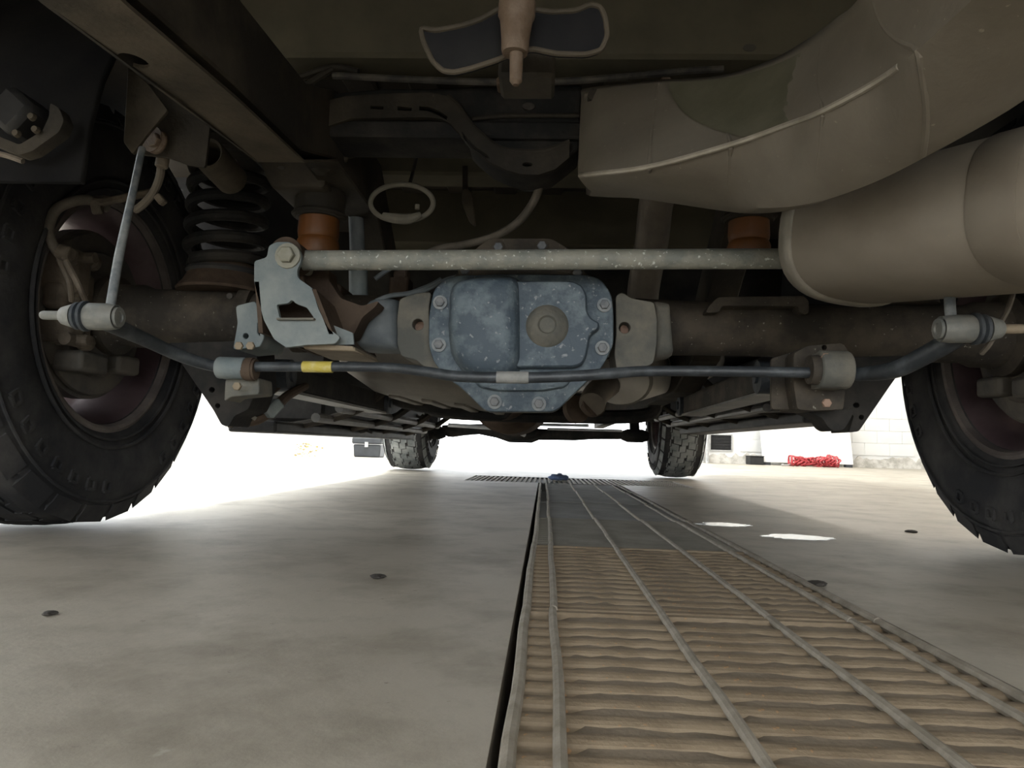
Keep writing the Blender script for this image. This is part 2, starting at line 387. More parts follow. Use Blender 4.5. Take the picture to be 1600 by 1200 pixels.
# ceiling lamps (real fixtures that light the bay)
for n_, (x, y, w, c, where) in enumerate(LAMPS):
    t = thing('ceiling_light', 'white ceiling strip light '+where, 'light', (x, y, WZ-.10), 'strip lights on the ceiling')
    bm = NB(); box(bm, (x-.22, y-.75, WZ-.10), (x+.22, y+.75, WZ))
    obj('housing', bm, K['board'], t, smooth=0, bevel=.01)
    area('lamp', (0, 0, -.02), (0, 0, 0), .4, 1.4, w, c, parent=t)

# ================================================================== DRAIN GRATES
BAR_X0, BAR_X1 = -0.023, 0.390
def bar_mesh(name, w, h, length, m):
    b_ = NB(); pr = [(-w/2, -h)]+[(-math.cos(math.pi*i/6)*w/2, -.0045+math.sin(math.pi*i/6)*.0045) for i in range(7)]+[(w/2, -h)]; n = len(pr)
    A = [b_.verts.new((0, y, z)) for y, z in pr]; B = [b_.verts.new((length, y, z)) for y, z in pr]
    for k in range(n): b_.faces.new((A[k], A[(k+1) % n], B[(k+1) % n], B[k]))
    b_.faces.new(A[::-1]); b_.faces.new(B)
    bmesh.ops.recalc_face_normals(b_, faces=b_.faces)
    me = bpy.data.meshes.new(name); b_.to_mesh(me); b_.free(); me.materials.append(m); return me
barm_rust = bar_mesh('crossbar', .0225, .012, BAR_X1-BAR_X0, K['grate'])
barm_grey = bar_mesh('crossbar', .022, .022, BAR_X1-BAR_X0, K['grate_grey'])
barm_mid = bar_mesh('crossbar', .022, .022, BAR_X1-BAR_X0, K['grate_mid'])
SEGS = [(.30, .88), (.885, 1.45), (1.455, 2.02), (2.025, 2.62), (2.625, 3.24), (3.245, 3.87)]
ORD = ['nearest rusty trench grate, its slots open and ribbed', 'rusty trench grate second from the lens, ribs half filled with grit',
       'grime-filled trench grate third from the lens, behind the pale joint strip', 'dark blue-grey trench grate fourth from the lens',
       'flat grey trench grate fifth from the lens', 'farthest trench grate, butting against the crosswise grate']
RAILX = [.000, .0285, .1465, .2700, .3890-.040, .3890-.012]
RAILX = [-.019, .013, .138, .262, .355, .385]
for si, (y0, y1) in enumerate(SEGS):
    dx = random.uniform(-.004, .004); dz = [0, 0, -.002, -.004, -.002, -.003][si]
    t = thing('trench_grate', ORD[si], 'drain grate', (BAR_X0+dx, y0, dz), 'cast grates over the long floor drain')
    rusty = si < 2
    n_ = int((y1-y0-.03)/.0355)
    for k in range(n_):
        o = bpy.data.objects.new('crossbar', barm_rust if rusty else barm_mid if si == 2 else barm_grey); COL.objects.link(o); o.parent = t
        o.location = (0, .030+k*.0355, 0)
    for q, rx in enumerate(RAILX):
        b_ = NB(); w = .0085 if q in (0, 5) else .0075
        tube(b_, [(rx+dx+random.uniform(-.001, .001), y0-.003+j*(y1-y0+.006)/6, .000+dz+random.uniform(-.0006, .0006)) for j in range(7)], w*.62, 8, 2)
        obj('rail', b_, K['rail'], t)
    for (ya, yb) in ((y0, y0+.016), (y1-.014, y1)):
        b_ = NB(); box(b_, (BAR_X0+dx, ya, -.022+dz), (BAR_X1+dx, yb, .0002+dz))
        obj('end_bar', b_, K['grate'] if rusty else K['grate_mid'] if si == 2 else K['grate_grey'], t, smooth=0, bevel=.002)
    # grit packed between the bars of the three wide bays
    b_ = NB(); lvl = [-.0042, -.0030, -.0001, -.0001, -.0001, -.0001][si]
    for (xa, xb) in ((.016, .138), (.138, .262), (.262, .355)):
        nx, ny = 8, 60; vs = {}
        for i in range(nx+1):
            for j in range(ny+1):
                e = min(i, nx-i)/nx
                z = lvl+random.uniform(-.0006, .0018)*(1 if rusty else .3) - (.004*max(0, .25-e) if rusty else 0)
                if si == 0 and i == 0: z -= .006
                vs[i, j] = b_.verts.new((xa+dx+(xb-xa)*i/nx, y0+.01+(y1-y0-.02)*j/ny, z+dz))
        for i in range(nx):
            for j in range(ny): b_.faces.new((vs[i, j], vs[i+1, j], vs[i+1, j+1], vs[i, j+1]))
    obj('packed_grit', b_, K['dirt'] if rusty else K['grate_mid'] if si == 2 else K['grate_grey'], t, kind='stuff')
# crosswise grate near the front wheels
t = thing('cross_grate', 'crosswise drain grate with fine bars between the front wheels', 'drain grate', (CX0, TY1, 0))
bm_ = NB(); box(bm_, (-.006, 0, -.02), (.006, CY1-TY1-.03, 0)); cb = bpy.data.meshes.new('grate_bar'); bm_.to_mesh(cb); bm_.free(); cb.materials.append(K['rail'])
for k in range(44):
    o = bpy.data.objects.new('grate_bar', cb); COL.objects.link(o); o.parent = t; o.location = (.02+k*.0268, .015, -.001)
for ya, yb in ((TY1, TY1+.016), (CY1-.016, CY1)):
    bm = NB(); box(bm, (CX0+.002, ya, -.03), (CX1-.002, yb, 0)); obj('edge_bar', bm, K['grate_grey'], t, smooth=0)
bm = NB(); box(bm, (CX0+.004, TY1+.016, -.03), (CX1-.004, CY1-.016, -.010)); obj('packed_grit', bm, K['grate_grey'], t, smooth=0, kind='stuff')
# rag on the crosswise grate
bm = NB(); c = G(873, 750); bmesh.ops.create_icosphere(bm, subdivisions=3, radius=1)
for v in bm.verts:
    n0 = math.sin(v.co.x*5+1)*math.cos(v.co.y*7)*.25
    v.co = Vector((c.x+v.co.x*.055*(1+n0), c.y+.05+v.co.y*.11, max(0, .012+v.co.z*.018*(1+n0*2))))
tag(obj('shop_rag', bm, K['rag'], smooth=60), 'small blue rag lying where the two drain grates meet', 'rag')
# flat glossy white blobs on the floor
for (x, y, rx, ry, lab) in ((1246, 840, .067, .032, 'glossy white paint spill nearest the lens on the concrete right of the grate'), (1128, 820, .062, .028, 'thinner glossy white paint spill farther off beside a wet stain')):
    c = G(x, y); bm = NB(); n_ = 36; ring = []
    for k in range(n_):
        a = 2*math.pi*k/n_; rr = 1+random.uniform(-.12, .12)+(.25 if abs(math.sin(a)) < .2 else 0)
        ring.append(Vector((c.x+math.cos(a)*rx*rr, c.y+math.sin(a)*ry*rr*1.6, .0005)))
    puff(bm, ring, (0, 0, 1), [(1, 0), (.985, .0012)])
    tag(obj('paint_spill', bm, K['paint'], smooth=0), lab, 'paint spill', 'white paint spills on the floor')
# crumbs of litter
for (x, y, s, lab) in ((590, 903, .010, 'dark clod of dirt on the concrete left of the grate, mid distance'), (77, 961, .007, 'tiny dark pebble on the concrete far left in front of the rear tire'),
                       (1278, 914, .013, 'dark flake beside the right rail of the rusty grate'), (1425, 832, .014, 'brown chip on the lit floor left of the right rear tire')):
    c = G(x, y); bm = NB(); bmesh.ops.create_icosphere(bm, subdivisions=2, radius=1)
    for v in bm.verts: v.co = Vector((c.x+v.co.x*s*(1+.3*math.sin(v.co.y*4)), c.y+v.co.y*s*1.2, max(0, .002+v.co.z*s*.35)))
    tag(obj('dirt_clod', bm, K['pit'], smooth=0), lab, 'dirt')

# ================================================================== FAR OBJECTS
def fy(x, y, Y):  # point at distance Y, seen at pixel
    return P(x, y, Y)
# leaning white board
t = thing('white_board', 'large white sheet board leaning on the front wall behind the red hose', 'board', (P(1262, 728, 12.0).x, 11.95, 0))
xa, xb = P(1190, 728, 12.0).x, P(1331, 728, 12.0).x
bm = NB(); b0 = Vector((xa, 11.93, .045)); vs = [Vector((xa, 11.93, .045)), Vector((xb, 11.93, .045)), Vector((xb-.03, 12.18, 1.25)), Vector((xa-.03, 12.18, 1.25))]
plate3(bm, vs, [], Vector((0, .02, .004))); obj('panel', bm, K['board'], t, smooth=0, bevel=.003)
bm = NB(); box(bm, (xa+.02, 11.92, 0), (xa+.12, 12.02, .045)); box(bm, (xb-.12, 11.92, 0), (xb-.02, 12.02, .045)); obj('foot_block', bm, K['case'], t, smooth=0)
# coiled red air hose
c0, c1 = P(1233, 723, 11.6), P(1306, 724, 11.6)
bm = NB(); pts = []; n_ = 620
for i in range(n_):
    u = i/(n_-1); a = u*2*math.pi*31; wob = .02*math.sin(u*23); R = .062+.012*math.sin(u*9+1)+(.03 if .84 < u else 0)
    pts.append((c0.x+(c1.x-c0.x)*u+.02*math.sin(a*.5), 11.6+R*math.sin(a)*.9+wob, .082+R*math.cos(a)+.006*math.sin(u*31)))
tube(bm, pts, .0125, 6, 1)
t = thing('coiled_air_hose', 'red coiled air hose heaped on the floor before the white board', 'hose', ((c0.x+c1.x)/2, 11.6, 0))
obj('coil', bm, K['red'], t)
bm = NB(); pts = [(c0.x+.05+(c1.x-c0.x-.05)*(i/279)+.03*math.sin(i*.9), 11.52+.05*math.sin(2*math.pi*13*i/279)+.02*math.sin(i*.11), .075+.055*math.cos(2*math.pi*13*i/279+.4)+.012*math.sin(i*.07)) for i in range(280)]
tube(bm, pts, .0125, 6, 1); obj('coil', bm, K['red'], t)
bm = NB(); tube(bm, [(c0.x-.10, 11.5, .012), (c0.x-.04, 11.5, .02), (c0.x, 11.55, .03)], .011, 8, 4); lathe(bm, [(0, .016), (.04, .016), (.045, .010)], (c0.x-.15, 11.5, .016), (1, 0, 0), 8); obj('fitting', bm, K['galv'], t)
# wall vent
t = thing('wall_vent', 'dark louvred vent set low in the white front wall by the pipes', 'vent', (P(1126, 692, WY1).x, WY1-.03, P(1126, 703, WY1).z))
xa, xb, za, zb = P(1110, 692, WY1).x, P(1142, 692, WY1).x, P(1126, 703, WY1).z, P(1126, 680, WY1).z
bm = NB(); plate3(bm, [Vector((xa-.02, WY1-.03, za-.02)), Vector((xb+.02, WY1-.03, za-.02)), Vector((xb+.02, WY1-.03, zb+.02)), Vector((xa-.02, WY1-.03, zb+.02))],
                  [[Vector((xa, WY1-.03, za)), Vector((xb, WY1-.03, za)), Vector((xb, WY1-.03, zb)), Vector((xa, WY1-.03, zb))]], Vector((0, .03, 0))); obj('frame', bm, K['galv'], t, smooth=0)
bm = NB(); box(bm, (xa, WY1-.012, za), (xb, WY1-.002, zb)); obj('backing', bm, K['vent'], t, smooth=0)
for k in range(5):
    bm = NB(); z = za+(zb-za)*(k+.5)/5; beam(bm, (xa, WY1-.018, z), (xb, WY1-.018, z), .02, .006); obj('louvre', bm, K['vent'], t, smooth=0)
# pipes by the door
for i, (x, r, lab) in enumerate(((1097, .028, 'galvanised standpipe nearest the bay door jamb'), (1105, .022, 'thinner galvanised conduit just right of the standpipe'))):
    p = P(x, 724, 12.15); t = thing('wall_pipe', lab, 'pipe', (p.x, 12.15, 0))
    bm = NB(); lathe(bm, [(0, r), (2.6, r)], (p.x, 12.15, 0), (0, 0, 1), 12); obj('pipe', bm, K['galv'], t)
    bm = NB(); lathe(bm, [(0, r*1.5), (.02, r*1.5), (.03, r*1.2)], (p.x, 12.15, 0), (0, 0, 1), 12); box(bm, (p.x-r*1.4, 12.14, .9), (p.x+r*1.4, WY1, .94)); obj('collar', bm, K['galv'], t)
# black block by the board
p = P(1181, 727, 11.95); t = thing('black_block', 'small black box on the floor left of the white board', 'box', (p.x, 11.95, 0))
bm = NB(); box(bm, (p.x-.12, 11.85, 0), (p.x+.10, 12.1, .125)); obj('body', bm, K['vent'], t, smooth=0, bevel=.008)
bm = NB(); box(bm, (p.x-.125, 11.845, .125), (p.x+.105, 12.105, .14)); obj('lid', bm, K['vent'], t, smooth=0, bevel=.004)
# grey tool case at left
p = P(577, 711, 8.8); w = px(45, 8.8)
t = thing('tool_case', 'grey plastic tool case standing by the left wall', 'case', (p.x, 8.8, 0))
bm = NB(); beam(bm, (p.x, 8.8, 0), (p.x, 8.8, .15), w*.9, .26, w*.96, .28); obj('body', bm, K['case'], t, smooth=0, bevel=.012)
bm = NB(); box(bm, (p.x-w*.52, 8.64, .155), (p.x+w*.52, 8.96, .235)); obj('lid', bm, K['case'], t, smooth=0, bevel=.015)
bm = NB(); box(bm, (p.x-.02, 8.63, .12), (p.x+.02, 8.645, .18)); obj('latch', bm, K['galv'], t, smooth=0)
bm = NB(); tube(bm, [(p.x-.08, 8.8, .235), (p.x-.06, 8.8, .262), (p.x+.06, 8.8, .262), (p.x+.08, 8.8, .235)], .010, 8, 4); obj('handle', bm, K['vent'], t)
# dry litter by the left wall
bm = NB(); c = P(478, 712, 8.2); random.seed(11)
for k in range(40):
    q = Vector((c.x+random.gauss(0, .08), 8.2+random.gauss(0, .1), random.random()*.14)); a, b = frame_for(Vector((random.uniform(-1, 1), random.uniform(-1, 1), random.uniform(-.4, .4))))
    s = random.uniform(.012, .03); vs = [bm.verts.new(q+a*s), bm.verts.new(q+b*s*.5), bm.verts.new(q-a*s), bm.verts.new(q-b*s*.5)]; bm.faces.new(vs)
tag(obj('dry_litter', bm, K['leafy'], smooth=0, kind='stuff'), 'small heap of yellow dry leaves at the foot of the left wall', 'litter')
#@@TRUCK
# ================================================================== TRUCK: wheels
AY, AZ = 1.45, 0.43          # rear axle line
FY = 5.12                    # front axle line
def tire_meshes():
    prof = [(-.112, .222), (-.128, .245), (-.142, .285), (-.146, .325), (-.141, .365), (-.130, .398), (-.112, .412), (-.06, .4165), (0, .418),
            (.06, .4165), (.112, .412), (.130, .398), (.141, .365), (.146, .325), (.142, .285), (.128, .245), (.112, .222), (.09, .214), (-.09, .214)]
    b = NB(); lathe(b, prof, (0, 0, 0), (1, 0, 0), 72, closed=True)
    # moulded rings on the sidewall
    for s in (-1, 1):
        for (x0, r0, rr) in ((.1405, .268, .004), (.1365, .252, .003), (.1445, .375, .003)):
            tube(b, [(s*x0, math.cos(2*math.pi*k/64)*r0, math.sin(2*math.pi*k/64)*r0) for k in range(64)], rr, 6, 1, closed=True)
    # treads: 5 ribs of interlocking blocks + shoulder lugs
    t = NB(); NBK = 54
    def blk(x0, x1, a0, a1, sh, r1, r0):
        vs = []
        for (x, a) in ((x0, a0), (x1, a0+sh), (x1, a1+sh), (x0, a1)):
            k = 1-.055*(abs(x)/.12)**3
            for r in (r0, r1): vs.append(t.verts.new((x, math.cos(a)*r*k, math.sin(a)*r*k)))
        q = [0, 2, 4, 6]
        t.faces.new([vs[i+1] for i in q])
        for i in range(4):
            a_, b_ = q[i], q[(i+1) % 4]; t.faces.new((vs[a_], vs[b_], vs[b_+1], vs[a_+1]))
    ribs = [(-.124, -.077), (-.071, -.025), (-.019, .019), (.025, .071), (.077, .124)]
    da = 2*math.pi/NBK
    for ri, (x0, x1) in enumerate(ribs):
        for k in range(NBK):
            a = k*da + ri*.043; z = .006*(1 if k % 2 else -1)
            blk(x0+(z if ri not in (0,) else 0), x1+(z if ri not in (4,) else 0), a, a+da*.93, (.02 if ri % 2 else -.02), .4245, .412)
    for s in (-1, 1):                                  # shoulder lugs down the sidewall
        for k in range(NBK):
            if k % 2: continue
            a0, a1 = k*da+.01, (k+1.75)*da
            q = [t.verts.new((s*x, math.cos(a)*r, math.sin(a)*r)) for (x, r, a) in
                 ((.122, .4165, a0), (.122, .4165, a1), (.1390, .384, a1), (.1390, .384, a0), (.122, .400, a0), (.122, .400, a1), (.132, .380, a1), (.132, .380, a0))]
            t.faces.new(q[:4])
            for i in range(4): t.faces.new((q[i], q[(i+1) % 4], q[4+(i+1) % 4], q[4+i]))
    # small square marks moulded in a ring on the sidewall
    m = NB()
    for s in (-1, 1):
        for k in range(40):
            a = k*2*math.pi/40; r = .345
            if k % 10 in (0, 1, 2): continue
            for (da_, dr, w, h) in ((0, .010, .009, .003), (0, -.010, .009, .003), (.030, 0, .003, .010), (-.030, 0, .003, .010)):
                c = Vector((s*.1455, math.cos(a+da_)*(r+dr), math.sin(a+da_)*(r+dr)))
                mt = Matrix.Translation(c) @ Matrix.Rotation(a, 4, 'X')
                box(m, (-.0025, -h, -w), (.0025, h, w), mt)
    return b, t, m
def rim_bm(out):
    """out = +1 when the outer face looks to +x"""
    b = NB(); pr = [(-.118, .232), (-.112, .236), (-.106, .222), (-.085, .214), (-.03, .196), (.05, .192), (.088, .206), (.108, .222), (.114, .236), (.119, .231),
                    (.108, .214), (.085, .199), (.05, .184), (-.03, .188), (-.082, .204), (-.104, .215)]
    lathe(b, [(out*x, r) for x, r in pr], (0, 0, 0), (1, 0, 0), 64, closed=True)
    return b
def spokes_bm(out, n=6):
    b = NB()
    for k in range(n):
        a = k*2*math.pi/n+.35; d = Vector((0, math.cos(a), math.sin(a)))
        beam(b, d*.05+Vector((out*.075, 0, 0)), d*.196+Vector((out*.098, 0, 0)), .085, .03, .062, .024)
    lathe(b, [(out*.045, .086), (out*.09, .086), (out*.10, .07), (out*.115, .05)], (0, 0, 0), (1, 0, 0), 32)
    return b
TM = {}
def wheel(name, label, cx, cy, cz, out, roll, group):
    t = thing(name, label, 'wheel', (cx, cy, cz), group); t.rotation_euler = (roll, 0, 0)
    def sub(nm, key, make, m, kind=None, smooth=40):
        if key not in TM:
            b = make(); bmesh.ops.recalc_face_normals(b, faces=b.faces)
            me = bpy.data.meshes.new(nm); b.to_mesh(me); b.free()
            if smooth:
                me.polygons.foreach_set('use_smooth', [True]*len(me.polygons)); me.set_sharp_from_angle(angle=math.radians(smooth))
            me.materials.append(m); TM[key] = me
        o = bpy.data.objects.new(nm, TM[key]); COL.objects.link(o); o.parent = t
        if kind: o['kind'] = kind
        return o
    if 'tb' not in TM: TM['tb'] = tire_meshes()
    tb = TM['tb']
    ti = sub('tire', 'tire', lambda: tb[0], K['rubber'])
    tr = sub('tread', 'tread_f' if 'front' in name else 'tread_r', lambda: tb[1].copy(), K['tread'] if 'front' in name else K['rubber'], 'stuff', 30)
    sm = sub('sidewall_mark', 'mark', lambda: tb[2], K['rubber'], 'stuff', 0)
    for o_ in (tr, sm): o_.parent = ti
    sub('rim', 'rim%d' % out, lambda: rim_bm(out), K['rim'])
    sub('rim_lip', 'lip%d' % out, lambda: lathe(NB(), [(-out*.124, .226), (-out*.127, .232), (-out*.124, .239), (-out*.112, .2385), (-out*.108, .228), (-out*.112, .222)], (0, 0, 0), (1, 0, 0), 64, closed=True), K['rim_lip'])
    sub('spoke_face', 'spk%d' % out, lambda: spokes_bm(out), K['rim'])
    return t
wheel('rear_wheel_assembly', 'left rear wheel, big tire at the left edge with a reddish rim inside', -1.008, AY, AZ, -1, .1, 'rear wheels')
wheel('rear_wheel_assembly', 'right rear wheel, big tire cut by the right edge of the picture', 1.008, AY, AZ, 1, .55, 'rear wheels')
wheel('front_wheel_assembly', 'left front wheel, small in the distance beside the grey tool case', -.925, FY, AZ, -1, .2, 'front wheels')
wheel('front_wheel_assembly', 'right front wheel, small in the distance by the wall pipes', .885, FY, AZ, 1, .8, 'front wheels')

# ------------------------------------------------------------------ brakes
def brake(s, label):
    t = thing('disc_brake', label, 'brake', (s*.93, AY, AZ), 'rear disc brakes')
    b = NB(); lathe(b, [(0, .172), (s*.028, .172), (s*.028, .10), (s*.05, .095), (s*.05, .05)], (s*.935, AY, AZ), (1, 0, 0), 48); obj('rotor', b, K['rotor'], t)
    b = NB(); lathe(b, [(0, .165), (s*-.006, .163), (s*-.012, .13), (s*-.020, .125), (s*-.024, .09), (s*-.035, .075), (s*-.05, .06)], (s*.930, AY, AZ), (1, 0, 0), 48); obj('backing_plate', b, K['rotor'], t)
    # caliper: behind the axle line (towards the lens), straddling the rotor
    b = NB()
    for (dy, dz, sx, sy, sz) in ((-.135, .055, .075, .055, .085), (-.135, -.045, .07, .05, .06), (-.105, .0, .05, .06, .13), (-.15, .01, .045, .035, .05)):
        box(b, (s*.905-sx/2, AY+dy-sy/2, AZ+dz-sz/2), (s*.905+sx/2, AY+dy+sy/2, AZ+dz+sz/2))
    obj('caliper', b, K['caliper'], t, bevel=.012, seg=3)
    for dz in (-.07, .085):
        b = NB(); lathe(b, [(0, .012), (.05, .012), (.055, .016), (.068, .016)], (s*.875, AY-.165, AZ+dz), (0, 1, 0), 12); lathe(b, [(0, .010), (.06, .010)], (s*.845, AY-.14, AZ+dz), (s, 0, 0), 10); obj('guide_pin', b, K['caliper'], t)
    for lo, hi in (((s*.90-.03, AY-.12, AZ-.125), (s*.90+.03, AY-.03, AZ-.085)), ((s*.90-.02, AY+.02, AZ-.115), (s*.90+.02, AY+.10, AZ-.075))):
        b = NB(); box(b, lo, hi); obj('anchor_bracket', b, K['rotor'], t, bevel=.008, seg=2)
    return t
brake(-1, 'left rear disc brake with brown caliper inside the wheel')
brake(1, 'right rear disc brake partly hidden under the muffler')

# ================================================================== REAR AXLE
ax = thing('rear_axle', 'solid rear axle with blue-grey differential cover and dark tubes', 'axle', (0, AY, AZ))
for s in (-1, 1):
    b = NB(); lathe(b, [(s*.17, .057), (s*.30, .0525), (s*.62, .0525), (s*.66, .056), (s*.80, .056), (s*.82, .064), (s*.865, .064), (s*.875, .080), (s*.895, .080)], (0, AY, AZ), (1, 0, 0), 40)
    obj('axle_tube', b, K['tube'], ax)
# carrier housing
DY = 1.265
flange = [(671, 540), (671, 496), (678, 455), (696, 436), (716, 430), (742, 392), (766, 375), (862, 375), (890, 392), (915, 430), (938, 436), (955, 461), (958, 490), (958, 540), (941, 574), (918, 596), (896, 617), (868, 644), (760, 644), (722, 607), (700, 592), (678, 566)]
flange = [(815+(x-815)*1.0, y) for x, y in flange]
b = NB(); f3 = [P(x, y, DY+.02) for x, y in rounded(flange, 10, 3)]
cc = sum(f3, Vector())/len(f3)
puff(b, f3, (0, 1, 0), [(1.0, 0), (1.0, .03), (.93, .05), (.86, .13), (.70, .24), (.42, .34), (.30, .48)])
bu = NB(); puff(bu, [P(x, y, DY+.022) for x, y in rounded([(700, 440), (716, 430), (742, 392), (766, 375), (862, 375), (890, 392), (915, 430), (930, 440)], 8, 3)], (0, -1, 0), [(1, 0), (1, .008), (.985, .011)]); obj('upper_flange', bu, K['tube'], ax, smooth=40)
hous = obj('carrier_housing', b, K['casting'], ax, smooth=50)
b = NB(); lathe(b, [(0, .070), (.05, .070), (.07, .052), (.16, .048)], (cc.x, AY+.25, AZ+.005), (0, 1, .03), 24); obj('pinion_yoke', b, K['rust'], ax)
# cover
coverp = [(671, 540), (671, 496), (678, 455), (696, 437), (716, 432), (800, 430), (915, 431), (938, 437), (955, 461), (958, 490), (958, 540), (941, 574), (918, 596), (896, 617), (868, 644), (760, 644), (722, 607), (700, 592), (678, 566)]
b = NB(); fc = [P(x, y, DY+.008) for x, y in rounded(coverp, 10, 4)]
inset_puff(b, fc, (0, -1, 0), [(0, 0), (0, .007), (.0015, .010), (.004, .011)])
cover = obj('differential_cover', b, K['cover'], ax, smooth=40)
ringb = rounded([(702, 470), (706, 447), (722, 437), (760, 432), (800, 431), (815, 440), (817, 500), (817, 570), (808, 588), (792, 600), (745, 598), (722, 582), (705, 556), (701, 520)], 12, 4)
b = NB(); puff(b, [P(x, y, DY) for x, y in ringb], (0, -1, 0), [(1, .0), (.965, .014), (.92, .030), (.85, .044), (.76, .052), (.6, .056), (.35, .058), (.1, .0585)])
obj('ring_gear_bulge', b, K['cover'], cover, smooth=60)
sidep = rounded([(800, 442), (894, 442), (910, 450), (917, 466), (917, 490), (924, 501), (936, 506), (936, 518), (922, 526), (916, 560), (910, 572), (897, 577), (800, 578)], 6, 3)
b = NB(); inset_puff(b, [P(x, y, DY) for x, y in sidep], (0, -1, 0), [(0, 0), (.0004, .012), (.0012, .020), (.0026, .0245), (.0045, .0265)])
obj('cover_panel', b, K['cover'], cover, smooth=32)
lowr = rounded([(735, 590), (900, 588), (884, 606), (850, 612), (776, 612), (748, 606)], 6, 3)
b = NB(); puff(b, [P(x, y, DY) for x, y in lowr], (0, -1, 0), [(1, 0), (.96, .010), (.85, .015), (.3, .017)]); obj('lower_rib', b, K['cover'], cover, smooth=50)
pc = P(855, 510, DY-.022); b = NB(); lathe(b, [(0, .038), (.004, .037), (.010, .031), (.016, .024), (.019, .019), (.020, .016), (.016, .013), (.016, .004)], pc, (0, -1, 0), 28); obj('filler_plug', b, K['casting'], cover, smooth=45, label='dusty tan round filler plug')
BOLTS = [(688, 473), (686, 539), (944, 477), (941, 544), (773, 628), (842, 631), (779, 388), (847, 386), (727, 424), (902, 428)]
for (x, y) in BOLTS:
    p = P(x, y, DY+(.012 if y < 430 else -.004)); b = NB(); lathe(b, [(0, .0125), (.0035, .0125), (.0045, .0105)], p, (0, -1, 0), 20)
    w = obj('bolt', b, K['ring'] if y > 430 else K['tube'], cover)
    b = NB(); hexbolt(b, p+Vector((0, -.003, 0)), (0, -1, 0), .0085, False)
    bmesh.ops.translate(b, vec=-wloc(cover), verts=b.verts)
    me = w.data; bm2 = NB(); bm2.from_mesh(me); tmp = bpy.data.meshes.new('t'); b.to_mesh(tmp); n0 = len(bm2.faces); bm2.from_mesh(tmp); bm2.faces.ensure_lookup_table()
    for f_ in bm2.faces[n0:]: f_.material_index = 1
    me.materials.append(K['dull_bolt']); bm2.to_mesh(me); bm2.free(); b.free(); bpy.data.meshes.remove(tmp)
# flange ears at both sides of the carrier
for (poly, hole, nm) in ((((624, 467), (650, 458), (674, 456), (670, 480), (672, 540), (684, 566), (692, 580), (668, 577), (648, 561), (627, 557), (621, 540), (620, 500)), (653, 507, 9), 'carrier_ear'),
                     (((962, 462), (972, 456), (986, 466), (1022, 472), (1027, 500), (1026, 540), (1021, 568), (990, 580), (964, 581), (960, 552), (963, 520)), (976, 512, 9), 'carrier_ear')):
    b = NB(); plate(b, rounded(poly, 5, 2), DY+.03, .11, [circle2(*hole, 14)]); e = obj(nm, b, K['casting'], ax, bevel=.004, seg=2)
    p = P(hole[0]+2, hole[1]+3, DY+.06); b = NB(); lathe(b, [(0, .0105), (.03, .0105)], p, (0, 1, 0), 14); obj('plug', b, K['rust_bolt'], e)
# tapered cast shoulder on the left of the carrier
b = NB(); sh = [(545, 530), (566, 505), (589, 476), (605, 472), (630, 474), (634, 553), (600, 553), (548, 549)]
f3 = [P(x, y, DY+.10) for x, y in rounded(sh, 6, 2)]; puff(b, f3, (0, -1, 0), [(1, 0), (1, .03), (.93, .055), (.75, .068), (.3, .072)]); obj('tube_shoulder', b, K['housing'], ax, smooth=50)
b = NB(); puff(b, [P(x, y, DY+.13) for x, y in rounded([(1016, 476), (1040, 480), (1046, 560), (1016, 566)], 5, 2)], (0, -1, 0), [(1, 0), (1, .03), (.93, .05), (.7, .06), (.2, .062)]); obj('tube_shoulder', b, K['casting'], ax, smooth=50)
# --- track bar bracket on the left
TY = 1.13
br = [(397, 440), (397, 408), (417, 402), (420, 384), (432, 378), (452, 378), (465, 385), (471, 398), (470, 410), (464, 422), (465, 434), (475, 441), (488, 450), (497, 482), (514, 514), (532, 527), (524, 537), (478, 539), (447, 543), (428, 530), (412, 500), (404, 470)]
hole = [(432, 476), (450, 474), (456, 468), (463, 475), (479, 480), (491, 497), (437, 497)]
b = NB(); plate(b, rounded(br, 4, 2), TY, .009, [rounded(hole, 2, 1)]); tb_ = obj('track_bar_bracket', b, K['bracket'], ax, bevel=.002, seg=2)
b = NB(); p0, p1 = P(434, 499, TY-.004), P(492, 499, TY-.004); beam(b, p0, p1, .012, .003); obj('slot_lip', b, K['casting'], tb_, smooth=0)
b = NB()
for side, (xa, xb) in (('l', (398, 403)), ('r', (500, 505))):
    pts = [P(xa, 440, TY), P(xa+6, 520, TY)]
    if side == 'r': pts = [P(487, 452, TY), P(514, 522, TY)]
    v = [pts[0], pts[1], Vector((pts[1].x, AY-.02, pts[1].z)), Vector((pts[0].x, AY-.02, pts[0].z-.02))]
    plate3(b, v, [], Vector((.007, 0, 0)))
obj('bracket_cheek', b, K['brown'], tb_, smooth=0)
# back plate of the bracket (behind the bar eye)
b = NB(); bk = [(420, 392), (470, 392), (475, 440), (500, 480), (515, 520), (420, 520), (405, 460)]; plate(b, rounded(bk, 4, 2), TY+.075, .008); obj('bracket_back', b, K['brown'], tb_)
hb = P(450, 400, TY); b = NB(); hexbolt(b, hb, (0, -1, 0), .0135); lathe(b, [(-.10, .009), (0, .009)], hb, (0, -1, 0), 12); obj('bolt', b, K['bolt'], tb_, label='pale plated bolt head')
